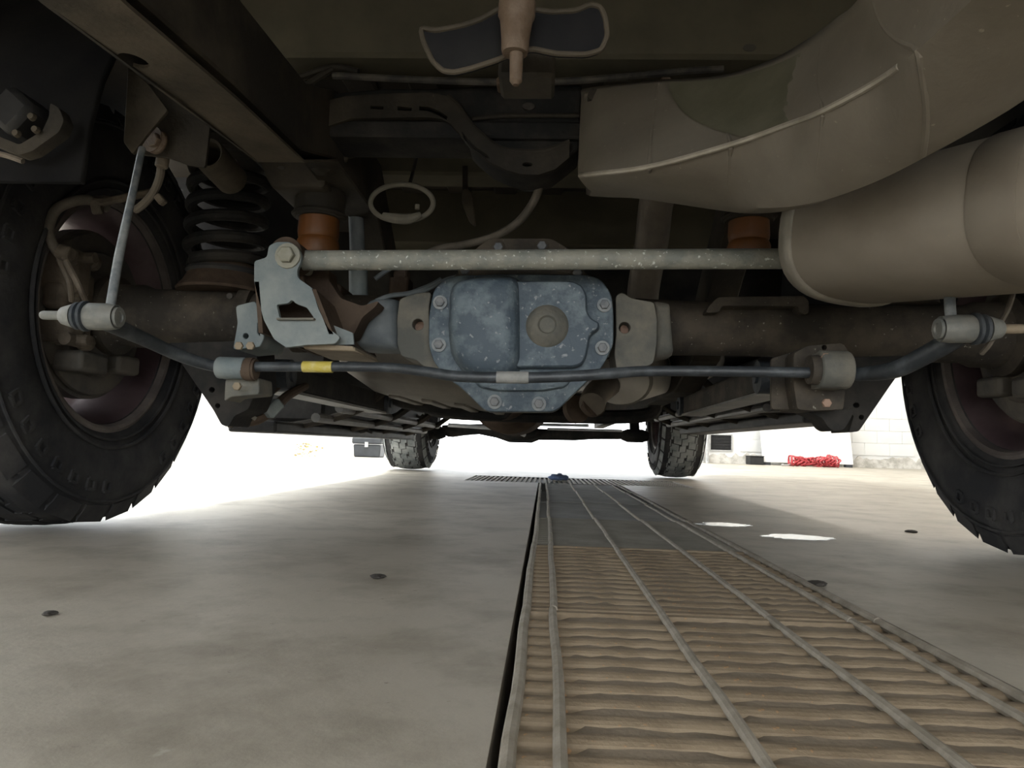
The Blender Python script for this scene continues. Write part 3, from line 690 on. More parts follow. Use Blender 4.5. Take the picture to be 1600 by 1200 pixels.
# mud-brown brace running down behind the bracket
b = NB(); bz = [(462, 420), (514, 420), (514, 438), (532, 466), (566, 478), (592, 470), (588, 478), (566, 496), (551, 526), (537, 530), (502, 504), (486, 452)]
plate(b, rounded(bz, 5, 3), 1.235, .05); obj('brace', b, K['brown'], ax, bevel=.006, seg=3)
b = NB(); q = [P(474, 536, 1.15), P(553, 541, 1.15), P(556, 549, 1.15), P(474, 545, 1.15)]; plate3(b, q, [], Vector((0, .16, .0))); obj('lower_shelf', b, K['tan_edge'], ax, bevel=.002)
b = NB(); q = [P(446, 543, 1.16), P(553, 538, 1.16), P(551, 520, 1.16), P(500, 500, 1.16), P(420, 500, 1.16)]; plate3(b, q, [], Vector((0, .006, 0))); obj('web_plate', b, K['bracket'], ax)
# --- spring perches, bump pads
sp = P(355, 470, AY-.02); SX = P(352, 400, AY).x
b = NB(); lathe(b, [(0, .088), (.005, .090), (.012, .085), (.020, .078), (.045, .066), (.058, .060), (.060, .030)], (SX, AY, AZ+.050), (0, 0, 1), 36); perch = obj('spring_perch', b, K['brown'], ax)
p = P(360, 463, AY-.088); b = NB(); lathe(b, [(0, .006), (.004, .006)], p, (0, -1, 0), 10); obj('drain_hole', b, K['pit'], perch)
b = NB(); plate3(b, [P(x, y, 1.37) for x, y in rounded([(1102, 489), (1106, 480), (1122, 464), (1256, 462), (1264, 470), (1264, 490), (1250, 490), (1248, 478), (1128, 478), (1124, 488)], 4, 2)], [], Vector((0, .12, 0))); obj('bump_stop_pad', b, K['tube'], ax, bevel=.002)
b = NB(); box(b, (P(450, 420, AY).x, AY-.05, AZ+.045), (P(545, 420, AY).x, AY+.05, AZ+.065)); obj('bump_stop_pad', b, K['brown'], ax, bevel=.004)
p = P(1350, 478, AY); b = NB(); lathe(b, [(0, .088), (.012, .085), (.045, .066), (.058, .060), (.060, .03)], (-SX, AY, AZ+.050), (0, 0, 1), 36); obj('spring_perch', b, K['tube'], ax)
# --- stabiliser clamps with their plates
CYL = 1.165
b = NB(); plate(b, rounded([(368, 478), (398, 470), (408, 488), (413, 528), (406, 542), (364, 546), (371, 505)], 4, 2), CYL+.03, .10, [circle2(384, 525, 4.5), [(402, 505), (405, 505), (406, 525), (402, 520)]]); obj('clamp_plate', b, K['bracket'], ax, bevel=.002)
b = NB(); plate(b, rounded([(352, 592), (404, 590), (405, 616), (360, 620), (350, 628)], 4, 2), CYL+.012, .06); obj('clamp_foot', b, K['casting'], ax, bevel=.002)
def clamp(cx, cy, Y, r, m, bolts, bm_, parent=ax):
    c = P(cx, cy, Y); b = NB(); w = .024
    lathe(b, [(-w, r*.80), (-w, r), (-w*.8, r*1.08), (w*.8, r*1.08), (w, r), (w, r*.8)], c, (1, 0, 0), 28, sy=1.0); box(b, (c.x-w*.8, c.y, c.z-r*1.05), (c.x+w*.8, c.y+.05, c.z+r*1.05))
    k = obj('stabilizer_clamp', b, m, parent, bevel=.002)
    for (bx, by) in bolts:
        q = P(bx, by, Y-.012); b = NB(); hexbolt(b, q, (0, -1, 0), .0070, False); obj('bolt', b, bm_, k)
    return k
clamp(362, 575, CYL, .0165, K['bracket'], [(375, 541), (393, 541), (372, 604)], K['tan_edge'])
b = NB(); c = P(391, 577, CYL); lathe(b, [(-.010, .017), (.010, .017)], c, (1, 0, 0), 20); lathe(b, [(-.006, .019), (.006, .019)], c, (1, 0, 0), 20); obj('bushing', b, K['brown'], ax)
clamp(1302, 578, CYL-.03, .027, K['casting'], [(1288, 559), (1290, 630)], K['rust_bolt'])
b = NB(); c = P(1272, 578, CYL-.03); lathe(b, [(-.008, .022), (.010, .024)], c, (1, 0, 0), 20); obj('bushing', b, K['tube'], ax)
b = NB(); plate(b, rounded([(1240, 552), (1262, 540), (1316, 536), (1326, 548), (1326, 560), (1318, 640), (1268, 642), (1246, 640), (1240, 600)], 5, 2), CYL+.01, .09, [circle2(1288, 543, 4)]); obj('clamp_plate', b, K['tube'], ax, bevel=.003)
b = NB(); plate(b, rounded([(1205, 560), (1238, 550), (1250, 560), (1250, 640), (1205, 640)], 5, 2), CYL+.05, .008); obj('clamp_plate', b, K['tube'], ax, bevel=.002)
# --- lower link mounts hanging from the tubes
b = NB(); plate(b, rounded([(262, 536), (400, 532), (404, 600), (388, 640), (366, 650), (357, 667), (346, 664), (333, 640), (318, 618)], 4, 2), 1.30, .09, [circle2(331, 609, 4.5), circle2(340, 634, 4)]); obj('link_mount', b, K['black_steel'], ax, bevel=.002)
b = NB(); plate(b, rounded([(1312, 558), (1424, 556), (1390, 604), (1362, 645), (1342, 674), (1326, 676), (1334, 650), (1322, 640), (1312, 640)], 3, 2), 1.26, .08, [circle2(1338, 633, 5, 12, 4), circle2(1346, 652, 4)]); obj('link_mount', b, K['black_steel'], ax, bevel=.002)
b = NB(); plate(b, rounded([(1252, 640), (1336, 640), (1326, 660), (1318, 672), (1304, 674), (1294, 668), (1286, 654), (1268, 646)], 5, 3), 1.22, .06); obj('shock_mount', b, K['black_steel'], ax, bevel=.003)
# left tube weld saddle
b = NB()
for x in (-.60, -.50):
    b = NB(); lathe(b, [(-.012, .066), (.012, .066)], (x, AY, AZ), (1, 0, 0), 32); obj('weld_collar', b, K['tube'], ax)
# small brake-line junction above the carrier
b = NB(); box(b, P(606, 470, 1.33), P(646, 440, 1.38)); box(b, P(612, 440, 1.33), P(642, 424, 1.37)); obj('line_junction', b, K['brown'], ax, bevel=.004)
for pts, r in (([(588, 470), (610, 462), (640, 458), (672, 446), (690, 436)], .0045), ([(586, 436), (602, 424), (618, 415)], .0045), ([(636, 466), (668, 452), (700, 436), (740, 428)], .004)):
    b = NB(); tube(b, [P(x, y, 1.31) for x, y in pts], r, 8); obj('brake_line', b, K['housing'], ax)

# ================================================================== TRACK BAR
tb = thing('track_bar', 'long pale steel track bar crossing in front of the differential', 'suspension bar', P(870, 406, TY+.045))
pa, pb = P(474, 407, TY+.045), P(1296, 404, TY+.045)
pb2 = pb + (pb-pa).normalized()*.10
b = NB(); tube(b, [pa, pb2], .0165, 20, 1); obj('bar', b, K['bar'], tb)
b = NB(); lathe(b, [(-.030, .026), (.030, .026)], P(456, 402, TY+.045), (0, 1, 0), 24); obj('bushing_eye', b, K['brown'], tb)
b = NB(); lathe(b, [(-.030, .026), (.030, .026)], pb2+Vector((.02, 0, 0)), (0, 1, 0), 24); obj('bushing_eye', b, K['brown'], tb)

# ================================================================== STABILISER BAR
sb = thing('stabilizer_bar', 'blue-black stabilizer bar with yellow tape passing under the axle', 'suspension bar', P(820, 587, 1.14))
LL, RL = P(166, 503, .985), P(1500, 524, .985)
path = [LL, P(225, 530, 1.06), P(285, 557, 1.13), P(335, 572, CYL), P(372, 573, CYL), P(480, 573, 1.155), P(600, 574, 1.14), P(660, 580, 1.125), P(715, 588, 1.115), P(800, 590, 1.11), P(890, 588, 1.11),
        P(960, 583, 1.12), P(1010, 580, 1.13), P(1120, 580, CYL-.03), P(1250, 582, CYL-.03), P(1310, 583, CYL-.03), P(1350, 584, 1.12), P(1400, 577, 1.07), P(1455, 550, 1.02), RL]
rr = [.0125, .0105, .0100, .0090, .0082, .0078, .0078, .0082, .0085, .0085, .0085, .0085, .0082, .0082, .0084, .0090, .0110, .0125, .0130, .0135]
b = NB(); tube(b, path, rr, 14, 6); obj('bar', b, K['sway'], sb)
b = NB(); q0, q1 = P(474, 573, 1.154), P(520, 573.5, 1.15); tube(b, [q0, (q0+q1)/2, q1], .0092, 14, 2); obj('tape_band', b, K['yellow'], sb, label='yellow tape band')
b = NB(); q0, q1 = P(776, 589.5, 1.111), P(826, 590, 1.11); tube(b, [q0, (q0+q1)/2, q1], .0094, 14, 2); obj('tape_band', b, K['tape'], sb, label='grey tape band')

# ================================================================== STABILISER LINKS
def link(name, label, eye, d, top, r_low, r_up, parts_scale=1.0, rod=None):
    t = thing('stabilizer_link', label, 'suspension link', eye, 'stabilizer links')
    d = Vector(d).normalized(); k = parts_scale
    b = NB(); lathe(b, [(.016*k, .0150*k), (.018*k, .0165*k), (.004*k, .0185*k), (-.020*k, .0185*k), (-.024*k, .016*k)][::-1], eye, d*-1, 24)
    lathe(b, [(0, .0135*k), (.004*k, .0135*k), (.004*k, .008*k), (.002*k, .007*k)], eye-d*.024*k if False else eye+(-d)*.018*k, -d, 20)
    obj('eye', b, K['link'], t)
    b = NB(); lathe(b, [(.022*k, .015*k), (.024*k, .021*k), (.028*k, .021*k), (.031*k, .014*k), (.034*k, .019*k), (.038*k, .019*k), (.041*k, .014*k)], eye, d, 24); obj('bushing', b, K['boot'], t)
    b = NB(); lathe(b, [(.041*k, .017*k), (.045*k, .016*k), (.058*k, .012*k), (.060*k, .010*k)], eye, d, 6 if k < 1 else 20); obj('nut', b, K['link'], t)
    b = NB(); lathe(b, [(.055*k, .0062*k), (.086*k, .0062*k), (.089*k, .0045*k)], eye, d, 14); obj('stud', b, K['tan_edge'] if 'right' in label else K['link'], t)
    b = NB(); tube(b, rod, [r_low, r_low, r_up, r_up], 12, 5); obj('rod', b, K['rod'], t)
    return t
eL = P(163, 495, .965)
link('l', 'left stabilizer link, thin rod rising from its pale eye beside the wheel', eL, P(90, 493, .965)-eL, None, .0062, .0052, 1.0,
     [P(172, 482, .965), P(186, 400, .985), P(208, 298, 1.02), P(222, 232, 1.05)])
eR = P(1491, 514, .97)
link('r', 'right stabilizer link with rusty stud under the muffler', eR, P(1580, 514, .97)-eR, None, .0068, .0062, 1.0,
     [P(1486, 500, .97), P(1484, 470, .98), P(1484, 430, 1.02), P(1488, 380, 1.06)])

# ================================================================== FRAME
fr = thing('truck_chassis', 'dusty dark ladder chassis with rails and crossmembers above the axle', 'chassis', (0, 1.2, .60))
RX0, RX1 = -.462, -.386
prof = [(.12, .548), (.45, .563), (.62, .574), (.85, .600), (1.10, .620), (1.27, .690), (1.62, .690), (1.98, .43), (2.25, .365), (5.9, .345)]
H = .13
def rail_bm(x0, x1, y_start):
    pts = [Vector((x0, y, z)) for y, z in prof] + [Vector((x0, y, z+H)) for y, z in prof[::-1]]
    return plate3(NB(), pts, [], Vector((x1-x0, 0, 0)))
# left rail: hollow channel with a pierced bottom face near the lens
pb_ = [(y, z) for y, z in prof]
pts = [Vector((RX0+.004, y, z+(.02 if y < 1.2 else .004))) for y, z in prof] + [Vector((RX0+.004, y, z+H)) for y, z in prof[::-1]]
b = plate3(NB(), pts, [], Vector((RX1-RX0-.008, 0, 0))); rl = obj('side_rail', b, K['frame'], fr, smooth=0, bevel=.003)
def zrail(y):
    for (a, za), (c, zc) in zip(prof, prof[1:]):
        if a <= y <= c: return za+(zc-za)*(y-a)/(c-a)
    return prof[-1][1]
hy = [.735, 1.03]; hx = P(210, 83, .735).x
for k in range(5):
    ya, yb = prof[k][0], prof[k+1][0]; hs = []
    if k == 2:
        hs = [[Vector((hx+math.cos(t_)*.013, .735+math.sin(t_)*.020, zrail(.735+math.sin(t_)*.020))) for t_ in [2*math.pi*i/16 for i in range(16)]]]
    o_ = [Vector((RX0, ya, zrail(ya))), Vector((RX1, ya, zrail(ya))), Vector((RX1, yb, zrail(yb))), Vector((RX0, yb, zrail(yb)))]
    b = plate3(NB(), o_, hs, Vector((0, 0, .004))); obj('rail_flange', b, K['frame_dusty'], rl, smooth=0)
b = NB(); plate3(b, [Vector((RX0, y, zrail(y))) for y in (.12, .62, 1.10)]+[Vector((RX0, y, zrail(y)+H)) for y in (1.10, .62, .12)], [], Vector((.004, 0, 0))); obj('rail_web', b, K['frame'], rl, smooth=0)
obj('side_rail', rail_bm(-RX1, -RX0, 0), K['frame'], fr, smooth=0, bevel=.004)
# upper link bracket below the left rail
b = NB(); plate(b, rounded([(200, 104), (232, 132), (262, 172), (228, 212), (207, 241), (193, 222), (197, 160)], 3, 2), 1.045, .006); obj('link_bracket', b, K['frame_dusty'], fr, bevel=.0015)
b = NB(); plate(b, rounded([(222, 130), (300, 140), (330, 180), (320, 262), (295, 258), (262, 246), (212, 240), (228, 205), (262, 172)], 4, 2), 1.10, .006); lb = obj('link_bracket', b, K['frame'], fr, bevel=.0015)
b = NB(); lathe(b, [(0, .020), (.012, .020)], P(247, 222, 1.09), (-.35, -1, 0), 20); hexbolt(b, P(247, 222, 1.08), (-.35, -1, 0), .0115); obj('bolt', b, K['rust'], lb)
b = NB(); lathe(b, [(0, .026), (.004, .028), (.10, .028)], P(323, 238, 1.17), (0, 1, -.1), 24, cap=False); lathe(b, [(.004, .022), (.10, .022)], P(323, 238, 1.17), (0, 1, -.1), 24, cap=False); lathe(b, [(0, .026), (.004, .022)], P(323, 238, 1.17), (0, 1, -.1), 24, cap=False)
obj('tube_stub', b, K['frame_dusty'], fr)
# spring tower and bump-stop arm
b = NB(); tw = [(300, 150), (420, 158), (470, 212), (484, 272), (536, 282), (541, 330), (462, 330), (452, 302), (428, 279), (392, 264), (330, 256), (296, 236)]
f3 = [P(x, y, 1.52) for x, y in rounded(tw, 8, 3)]; puff(b, f3, (0, -1, 0), [(1, 0), (1, .13), (.98, .14), (.93, .143)]); twr = obj('spring_tower', b, K['frame'], fr, smooth=50)
b = NB(); lathe(b, [(0, .092), (.006, .095), (.03, .090), (.05, .06)], (SX, AY, P(352, 262, AY).z+.006), (0, 0, 1), 36); obj('spring_seat', b, K['frame'], fr)
for (x, y, rx) in ((364, 251, 9), (440, 262, 6)):
    b = NB(); p = P(x, y, 1.377); lathe(b, [(0, px(rx, 1.38)), (.003, px(rx, 1.38))], p, (0, -1, -.4), 12, sy=.45); obj('hole', b, K['pit'], twr)
# clips and lumps between tower and crossmember
random.seed(5)
for (x, y, s, m) in ((418, 184, 12, 'frame_dusty'), (455, 226, 16, 'black_steel'), (520, 205, 18, 'black_steel'), (545, 228, 20, 'frame'), (535, 245, 10, 'frame_dusty'), (505, 255, 22, 'frame'), (452, 222, 9, 'frame_dusty'), (528, 208, 8, 'frame_dusty'), (552, 210, 8, 'frame_dusty')):
    p = P(x, y, 1.33); r = px(s, 1.33); b = NB(); lathe(b, [(-r*.7, r*.7), (-r*.3, r), (r*.4, r), (r*.8, r*.6)], p, (random.uniform(-.5, .5), -1, random.uniform(-.5, .5)), 10); obj('bolt_boss', b, K[m], fr, bevel=.002)
# dipped crossmember with slotted lower flange
up_ = [(470, 150), (508, 146), (600, 138), (674, 138), (740, 135), (910, 132)]
lowe = [(905, 232), (893, 242), (878, 254), (862, 266), (840, 272), (815, 271), (792, 264), (766, 252), (742, 232), (722, 210), (704, 190), (690, 184), (672, 180), (640, 180), (548, 182), (520, 192), (498, 203), (480, 212)]
b = NB(); plate(b, up_+lowe, 1.245, .09); cm = obj('crossmember', b, K['black_steel'], fr, bevel=.004, seg=2)
fl_o = [(890, 246), (868, 264), (842, 273), (812, 272), (790, 265), (764, 253), (740, 233), (720, 211), (702, 192), (690, 186), (670, 183), (640, 183), (548, 185), (520, 194), (498, 205), (480, 214)]
fl_i = [(470, 170), (500, 160), (540, 150), (600, 146), (672, 144), (700, 150), (716, 166), (734, 192), (756, 214), (782, 232), (815, 238), (850, 238), (890, 224)]
slots = [[(579, 165), (599, 166), (599, 171), (579, 170)], [(621, 166), (643, 168), (643, 173), (621, 172)],
         [(655, 166), (670, 167), (686, 173), (699, 182), (698, 187), (684, 180), (668, 173), (655, 172)],
         [(722, 206), (730, 216), (744, 231), (760, 241), (765, 247), (757, 246), (740, 236), (726, 220)],
         circle2(824, 257, 8, 12, 3.5), circle2(504, 182, 8, 10, 3.5)]
b = NB(); plate(b, fl_o+fl_i, 1.222, .012, slots); obj('slotted_flange', b, K['frame'], cm, bevel=.002, seg=2)
b = NB(); tube(b, [P(x, y, 1.228) for x, y in [(700, 150), (716, 166), (734, 192), (756, 214), (782, 232), (815, 237), (850, 236), (890, 222)]], .005, 8, 3); obj('flange_bead', b, K['frame'], cm)
b = NB(); tube(b, [P(738, 186, 1.24), P(800, 181, 1.24), P(905, 181, 1.24)], .004, 8, 3); obj('web_bead', b, K['frame'], cm)
b = NB(); p = P(826, 167, 1.243); lathe(b, [(0, .011), (.003, .011)], p, (0, -1, 0), 14, sy=.6); obj('hole', b, K['pit'], cm)
b = NB(); beam(b, Vector((RX1-.02, 1.28, .735)), Vector((-RX1+.02, 1.28, .735)), .10, .03); obj('crossmember', b, K['black_steel'], fr, smooth=0, bevel=.004)
# pipes and loom lying along the crossmember
for pts, r, m in (([(372, 140), (420, 128), (470, 120), (520, 105), (560, 112)], .006, 'frame'), ([(520, 118), (640, 124), (760, 128), (900, 126), (1060, 112), (1130, 108)], .006, 'hose_dark'), ([(440, 160), (500, 120), (520, 108)], .006, 'frame')):
    b = NB(); tube(b, [P(x, y, 1.215) for x, y in pts], r, 8); obj('loom', b, K[m], fr)
for (x, y) in ((784, 128), (1040, 128)):
    b = NB(); p = P(x, y, 1.19); box(b, p+Vector((-.009, -.008, -.006)), p+Vector((.009, .03, .006))); obj('clip', b, K['rust'], fr, bevel=.003)
# forward crossmember below the gearbox
b = NB(); tube(b, [Vector((-.44, 2.9, .40)), P(672, 632, 2.9), P(700, 644, 2.9), P(850, 650, 2.9), P(1000, 650, 2.9), P(1025, 632, 2.9), Vector((.44, 2.9, .40))], .028, 10, 5, flat=1.6); obj('gearbox_crossmember', b, K['black_steel'], fr)

# ================================================================== BED AND BODY
bd = thing('truck_bed', 'underside of the pickup bed, dark floor on olive crossbeams', 'truck bed', (0, 1.2, .80))
b = NB(); box(b, (-.80, .08, .965), (.80, 2.32, .985)); obj('bed_floor', b, K['bed_dark'], bd, smooth=0)
b = NB(); box(b, (-1.04, 2.30, .60), (1.04, 2.34, 1.35)); obj('headboard', b, K['plastic'], bd, smooth=0)
b = NB(); box(b, (-1.04, -.02, .74), (1.04, .05, 1.35)); obj('tailgate', b, K['plastic'], bd, smooth=0)
for k in range(11):
    b = NB(); x = -.70+k*.14; box(b, (x-.035, .08, .953), (x+.035, 2.32, .967)); obj('floor_rib', b, K['bed_dark'], bd, smooth=0, bevel=.006)
def crossbeam(Y, zb, hw, label=None, x0=-.62, x1=.62):
    b = NB(); plate3(b, [Vector((x0, y, z)) for y, z in ((Y-.045, zb+.035), (Y-.038, zb+.006), (Y-.03, zb), (Y+.05, zb), (Y+.06, zb+.01), (Y+.07, zb+.165), (Y-.055, zb+.165))], [], Vector((x1-x0, 0, 0)))
    return obj('crossbeam', b, K['bed_paint'], bd, smooth=30, bevel=.003)
zc = P(840, 92, 1.20).z
c1 = crossbeam(1.23, zc, .05); crossbeam(1.74, P(700, 274, 1.74-.03).z, .05, x0=-.60, x1=.60); crossbeam(.42, zc+.01, .05); crossbeam(2.24, .80, .05)
p = P(1171, 75, 1.19); b = NB(); lathe(b, [(0, .011), (.002, .011)], p, (0, -1, -.15), 14, sy=.55); obj('hole', b, K['pit'], c1)
for s in (-1, 1):
    xo = s*1.06; pts = [(.05, .58), (.75, .56)]
    for k in range(15):
        a = math.pi - k*math.pi/14; pts.append((AY+math.cos(a)*.54, .50+max(0, math.sin(a))*.52))
    pts += [(2.15, .56), (2.34, .56), (2.34, 1.35), (.05, 1.35)]
    b = plate3(NB(), [Vector((xo, y, z)) for y, z in pts], [], Vector((-s*.03, 0, 0))); obj('bedside', b, K['plastic'], bd, smooth=0)
    b = NB(); n_ = 20; A = []
    for k in range(n_+1):
        a = math.pi*k/n_; A.append((AY+math.cos(a)*.535, .52+math.sin(a)*.50))
    inner = [Vector((s*.62, y, z)) for y, z in A]; outer = [Vector((s*1.04, y, z)) for y, z in A]
    vi = [b.verts.new(v) for v in inner]; vo = [b.verts.new(v) for v in outer]
    for k in range(n_): b.faces.new((vi[k], vi[k+1], vo[k+1], vo[k]))
    top = [b.verts.new(Vector((s*.62, y, .90))) for y in (AY+.535, AY-.535)]
    wl = obj('wheel_liner', b, K['liner'], bd); sm_ = wl.modifiers.new('solid', 'SOLIDIFY'); sm_.thickness = .012
    b = NB(); box(b, (s*.60, .08, .86), (s*1.05, 2.32, .92)); obj('bed_edge', b, K['bed_dark'], bd, smooth=0)
# ragged wiring bracket on the left liner
t = thing('wiring_bracket', 'crusted bracket and connector hanging at the upper left edge', 'bracket', P(50, 200, .87))
b = NB(); plate(b, rounded([(-20, 222), (30, 242), (50, 236), (92, 206), (100, 188), (92, 168), (78, 160), (76, 182), (66, 204), (30, 226), (-20, 205)], 4, 2), .87, .02); obj('bracket', b, K['frame'], t, bevel=.002)
b = NB(); tube(b, [P(-15, 238, .86), P(10, 243, .86), P(36, 252, .86)], .0035, 8); obj('edge_wire', b, K['caliper'], t)
b = NB(); beam(b, P(20, 168, .895), P(60, 205, .895), .07, .05); obj('connector', b, K['plastic'], t, bevel=.008)
for (x, y) in ((28, 210), (52, 184), (58, 204)):
    b = NB(); lathe(b, [(0, .005), (.006, .004)], P(x, y, .865), (0, -1, 0), 8); obj('rivet', b, K['frame_dusty'], t)
# cab floor and engine bay underside
cb = thing('truck_cab', 'dark underside of the cab and engine bay beyond the bed', 'truck cab', (0, 3.4, .55))
b = NB(); box(b, (-.98, 2.38, .56), (.98, 4.45, .60)); obj('floor_pan', b, K['plastic'], cb, smooth=0)
b = NB(); plate3(b, [Vector((-.16, 2.4, z)) for z in ()] or [Vector((x, 2.4, z)) for x, z in ((-.22, .56), (-.14, .50), (.14, .50), (.22, .56))], [], Vector((0, 2.0, 0))); obj('tunnel', b, K['plastic'], cb, smooth=0)
for s in (-1, 1):
    b = NB(); box(b, (s*1.03, 2.38, .40) if s < 0 else (.95, 2.38, .40), (s*.95, 4.3, 1.4) if s < 0 else (1.03, 4.3, 1.4)); obj('cab_side', b, K['plastic'], cb, smooth=0)
    b = NB(); box(b, (min(s*.72, s*.99), 2.36, .247 if s < 0 else .325), (max(s*.72, s*.99), 4.3, .52)); obj('rocker', b, K['plastic'], cb, smooth=0, bevel=.01)
    pts = [(4.3, .44)]
    for k in range(13):
        a = math.pi-k*math.pi/12; pts.append((FY+math.cos(a)*.55, .50+max(0, math.sin(a))*.5))
    pts += [(5.9, .46), (6.0, 1.3), (4.3, 1.3)]
    b = plate3(NB(), [Vector((s*1.06, y, z)) for y, z in pts], [], Vector((-s*.03, 0, 0))); obj('front_fender', b, K['plastic'], cb, smooth=0)
b = NB(); box(b, (-.62, 4.45, .62), (.62, 6.0, .66)); obj('engine_tray', b, K['plastic'], cb, smooth=0)
b = NB(); box(b, (-1.0, 2.40, .56), (1.0, 2.43, 1.36)); obj('back_panel', b, K['plastic'], cb, smooth=0)
b = NB(); box(b, (-1.03, 2.38, 1.36), (1.03, 6.0, 1.40)); obj('body_top', b, K['plastic'], cb, smooth=0)
b = NB(); box(b, (-.98, 5.9, .50), (.98, 6.05, .80)); obj('bumper', b, K['plastic'], cb, bevel=.03, seg=3)

# ================================================================== SPRING, BUMP STOPS, SHOCKS
t = thing('coil_spring', 'dark coil spring standing on the axle beside the left wheel', 'spring', (SX, AY, AZ+.09))
b = NB(); z0, z1 = AZ+.085, P(352, 262, AY).z; pts = []; turns = 5.4; n_ = 150
for i in range(n_+1):
    u = i/n_; a = u*turns*2*math.pi+2.2; e = .5-.5*math.cos(min(1, u*1.0)*math.pi); uz = u*.88+.12*e
    R = .071-(.010 if u < .06 else 0); pts.append((SX+R*math.cos(a), AY+R*math.sin(a), z0+.012+(z1-z0-.014)*uz))
tube(b, pts, .0118, 10, 1); obj('coil', b, K['black_steel'], t)
b = NB(); lathe(b, [(0, .070), (.006, .074), (.012, .070)], (SX, AY, z0+.001), (0, 0, 1), 28); obj('isolator', b, K['rubber'], t)
def bump(cx, ytop, yorg, ybot, w, Y, label):
    c = P(cx, yorg, Y); r = px(w/2, Y); zt, zo, zb = P(cx, ytop, Y).z, c.z, P(cx, ybot, Y).z
    t = thing('bump_stop', label, 'bump stop', (c.x, c.y, zb), 'bump stops over the axle')
    b = NB(); lathe(b, [(0, r*1.28), (.004, r*1.34), (.010, r*1.22), ((zt-zo)*.6, r*1.20), (zt-zo, r*1.22)], (c.x, c.y, zo), (0, 0, 1), 28); lathe(b, [(-.004, r*1.15), (.004, r*1.3)], (c.x, c.y, zo), (0, 0, 1), 24); obj('cup', b, K['frame'], t)
    h = zo-zb; b = NB(); lathe(b, [(0, r*.80), (h*.05, r*.90), (h*.12, r*1.0), (h*.38, r*1.04), (h*.46, r*.98), (h*.50, r*.92), (h*.54, r*.97), (h*.64, r*1.0), (h*.98, r*.97)], (c.x, c.y, zb), (0, 0, 1), 32); obj('cushion', b, K['orange'], t)
bump(499, 280, 340, 408, 66, AY, 'orange bump stop in a dusty cup beside the coil spring')
bump(1170, 280, 344, 412, 64, AY, 'orange bump stop under the curved heat shield')
def shock(p_top, p_mid, p_bot, r0, r1, label):
    t = thing('shock_absorber', label, 'shock absorber', p_bot)
    b = NB(); tube(b, [p_top, p_mid], r0, 18, 1); obj('rod_shield', b, K['housing'], t)
    b = NB(); tube(b, [p_mid+(p_top-p_mid)*.1, p_bot], r1, 18, 1); obj('body', b, K['bracket'], t)
    b = NB(); lathe(b, [(-.02, r1*1.2), (.02, r1*1.2)], p_bot, (1, 0, 0), 18); obj('eye', b, K['boot'], t)
shock(P(556, 330, 1.62), P(560, 432, 1.62), P(562, 560, 1.62), .017, .021, 'slim blue-grey shock absorber just left of the carrier')

# ================================================================== EXHAUST
t = thing('exhaust_pipe', 'dusty brown exhaust pipe climbing over the axle to the muffler', 'exhaust', P(1000, 450, 1.62))
b = NB(); tube(b, [P(1052, 585, 2.70), P(1030, 572, 2.35), P(1012, 540, 1.95), P(1004, 470, 1.70), P(1018, 380, 1.58), P(1030, 300, 1.50), P(1070, 255, 1.40), P(1180, 240, 1.26), P(1300, 220, 1.10)], .036, 20, 6); obj('pipe', b, K['pipe'], t)
b = NB(); a, c = P(900, 640, 2.2), P(930, 628, 2.12)
for u in (0, .55): 
    b = NB(); lathe(b, [(-.010, .041), (.010, .041)], a+(c-a)*u*1.6, c-a, 20); obj('clamp', b, K['brown'], t)
t = thing('resonator', 'pale tan exhaust resonator low in front of the axle', 'exhaust', P(985, 612, 2.4))
a, c = P(920, 622, 2.2), P(1075, 578, 2.75); L_ = (c-a).length
b = NB(); lathe(b, [(0, .040), (.015, .06), (.05, .098), (.08, .105), (L_-.08, .105), (L_-.04, .095), (L_, .05)], a+Vector((.06, 0, .045)), c-a, 32, sy=.72); obj('shell', b, K['resonator'], t)
b = NB(); lathe(b, [(.062, .102), (.068, .107), (.074, .107)], a+Vector((.06, 0, .045)), c-a, 32, sy=.72); obj('seam', b, K['muffler_seam'], t)
b = NB(); tube(b, [a+Vector((.06, 0, .045)), a+Vector((.02, -.05, .01)), P(925, 632, 2.1)], .038, 16, 4); obj('inlet_pipe', b, K['pipe'], t)
# heat shield
top = [(911, 146), (938, 142), (1028, 133), (1132, 126), (1217, 101), (1285, 63), (1330, 29), (1366, 0), (1420, -60), (1470, -130)]
crs = [(906, 275), (930, 272), (1015, 261), (1141, 227), (1230, 196), (1285, 175), (1375, 126), (1433, 81), (1519, 0), (1600, -90)]
bot = [(926, 297), (958, 298), (1010, 300), (1132, 317), (1190, 322), (1262, 315), (1350, 287), (1440, 243), (1600, 150), (1720, 40)]
n_ = len(top)
def lerp(a, b, t): return a+(b-a)*t
def yshield(i, row):
    u = i/(n_-1); return {'top': lerp(1.20, .53, u), 'crs': lerp(1.06, .46, u), 'bot': lerp(1.17, .56, u)}[row]
rows = []
T3 = smooth_path([P(x, y, yshield(i, 'top')) for i, (x, y) in enumerate(top)], 6)
C3 = smooth_path([P(x, y, yshield(i, 'crs')) for i, (x, y) in enumerate(crs)], 6)
B3 = smooth_path([P(x, y, yshield(i, 'bot')) for i, (x, y) in enumerate(bot)], 6)
b = NB(); ncol = len(T3); grid = []
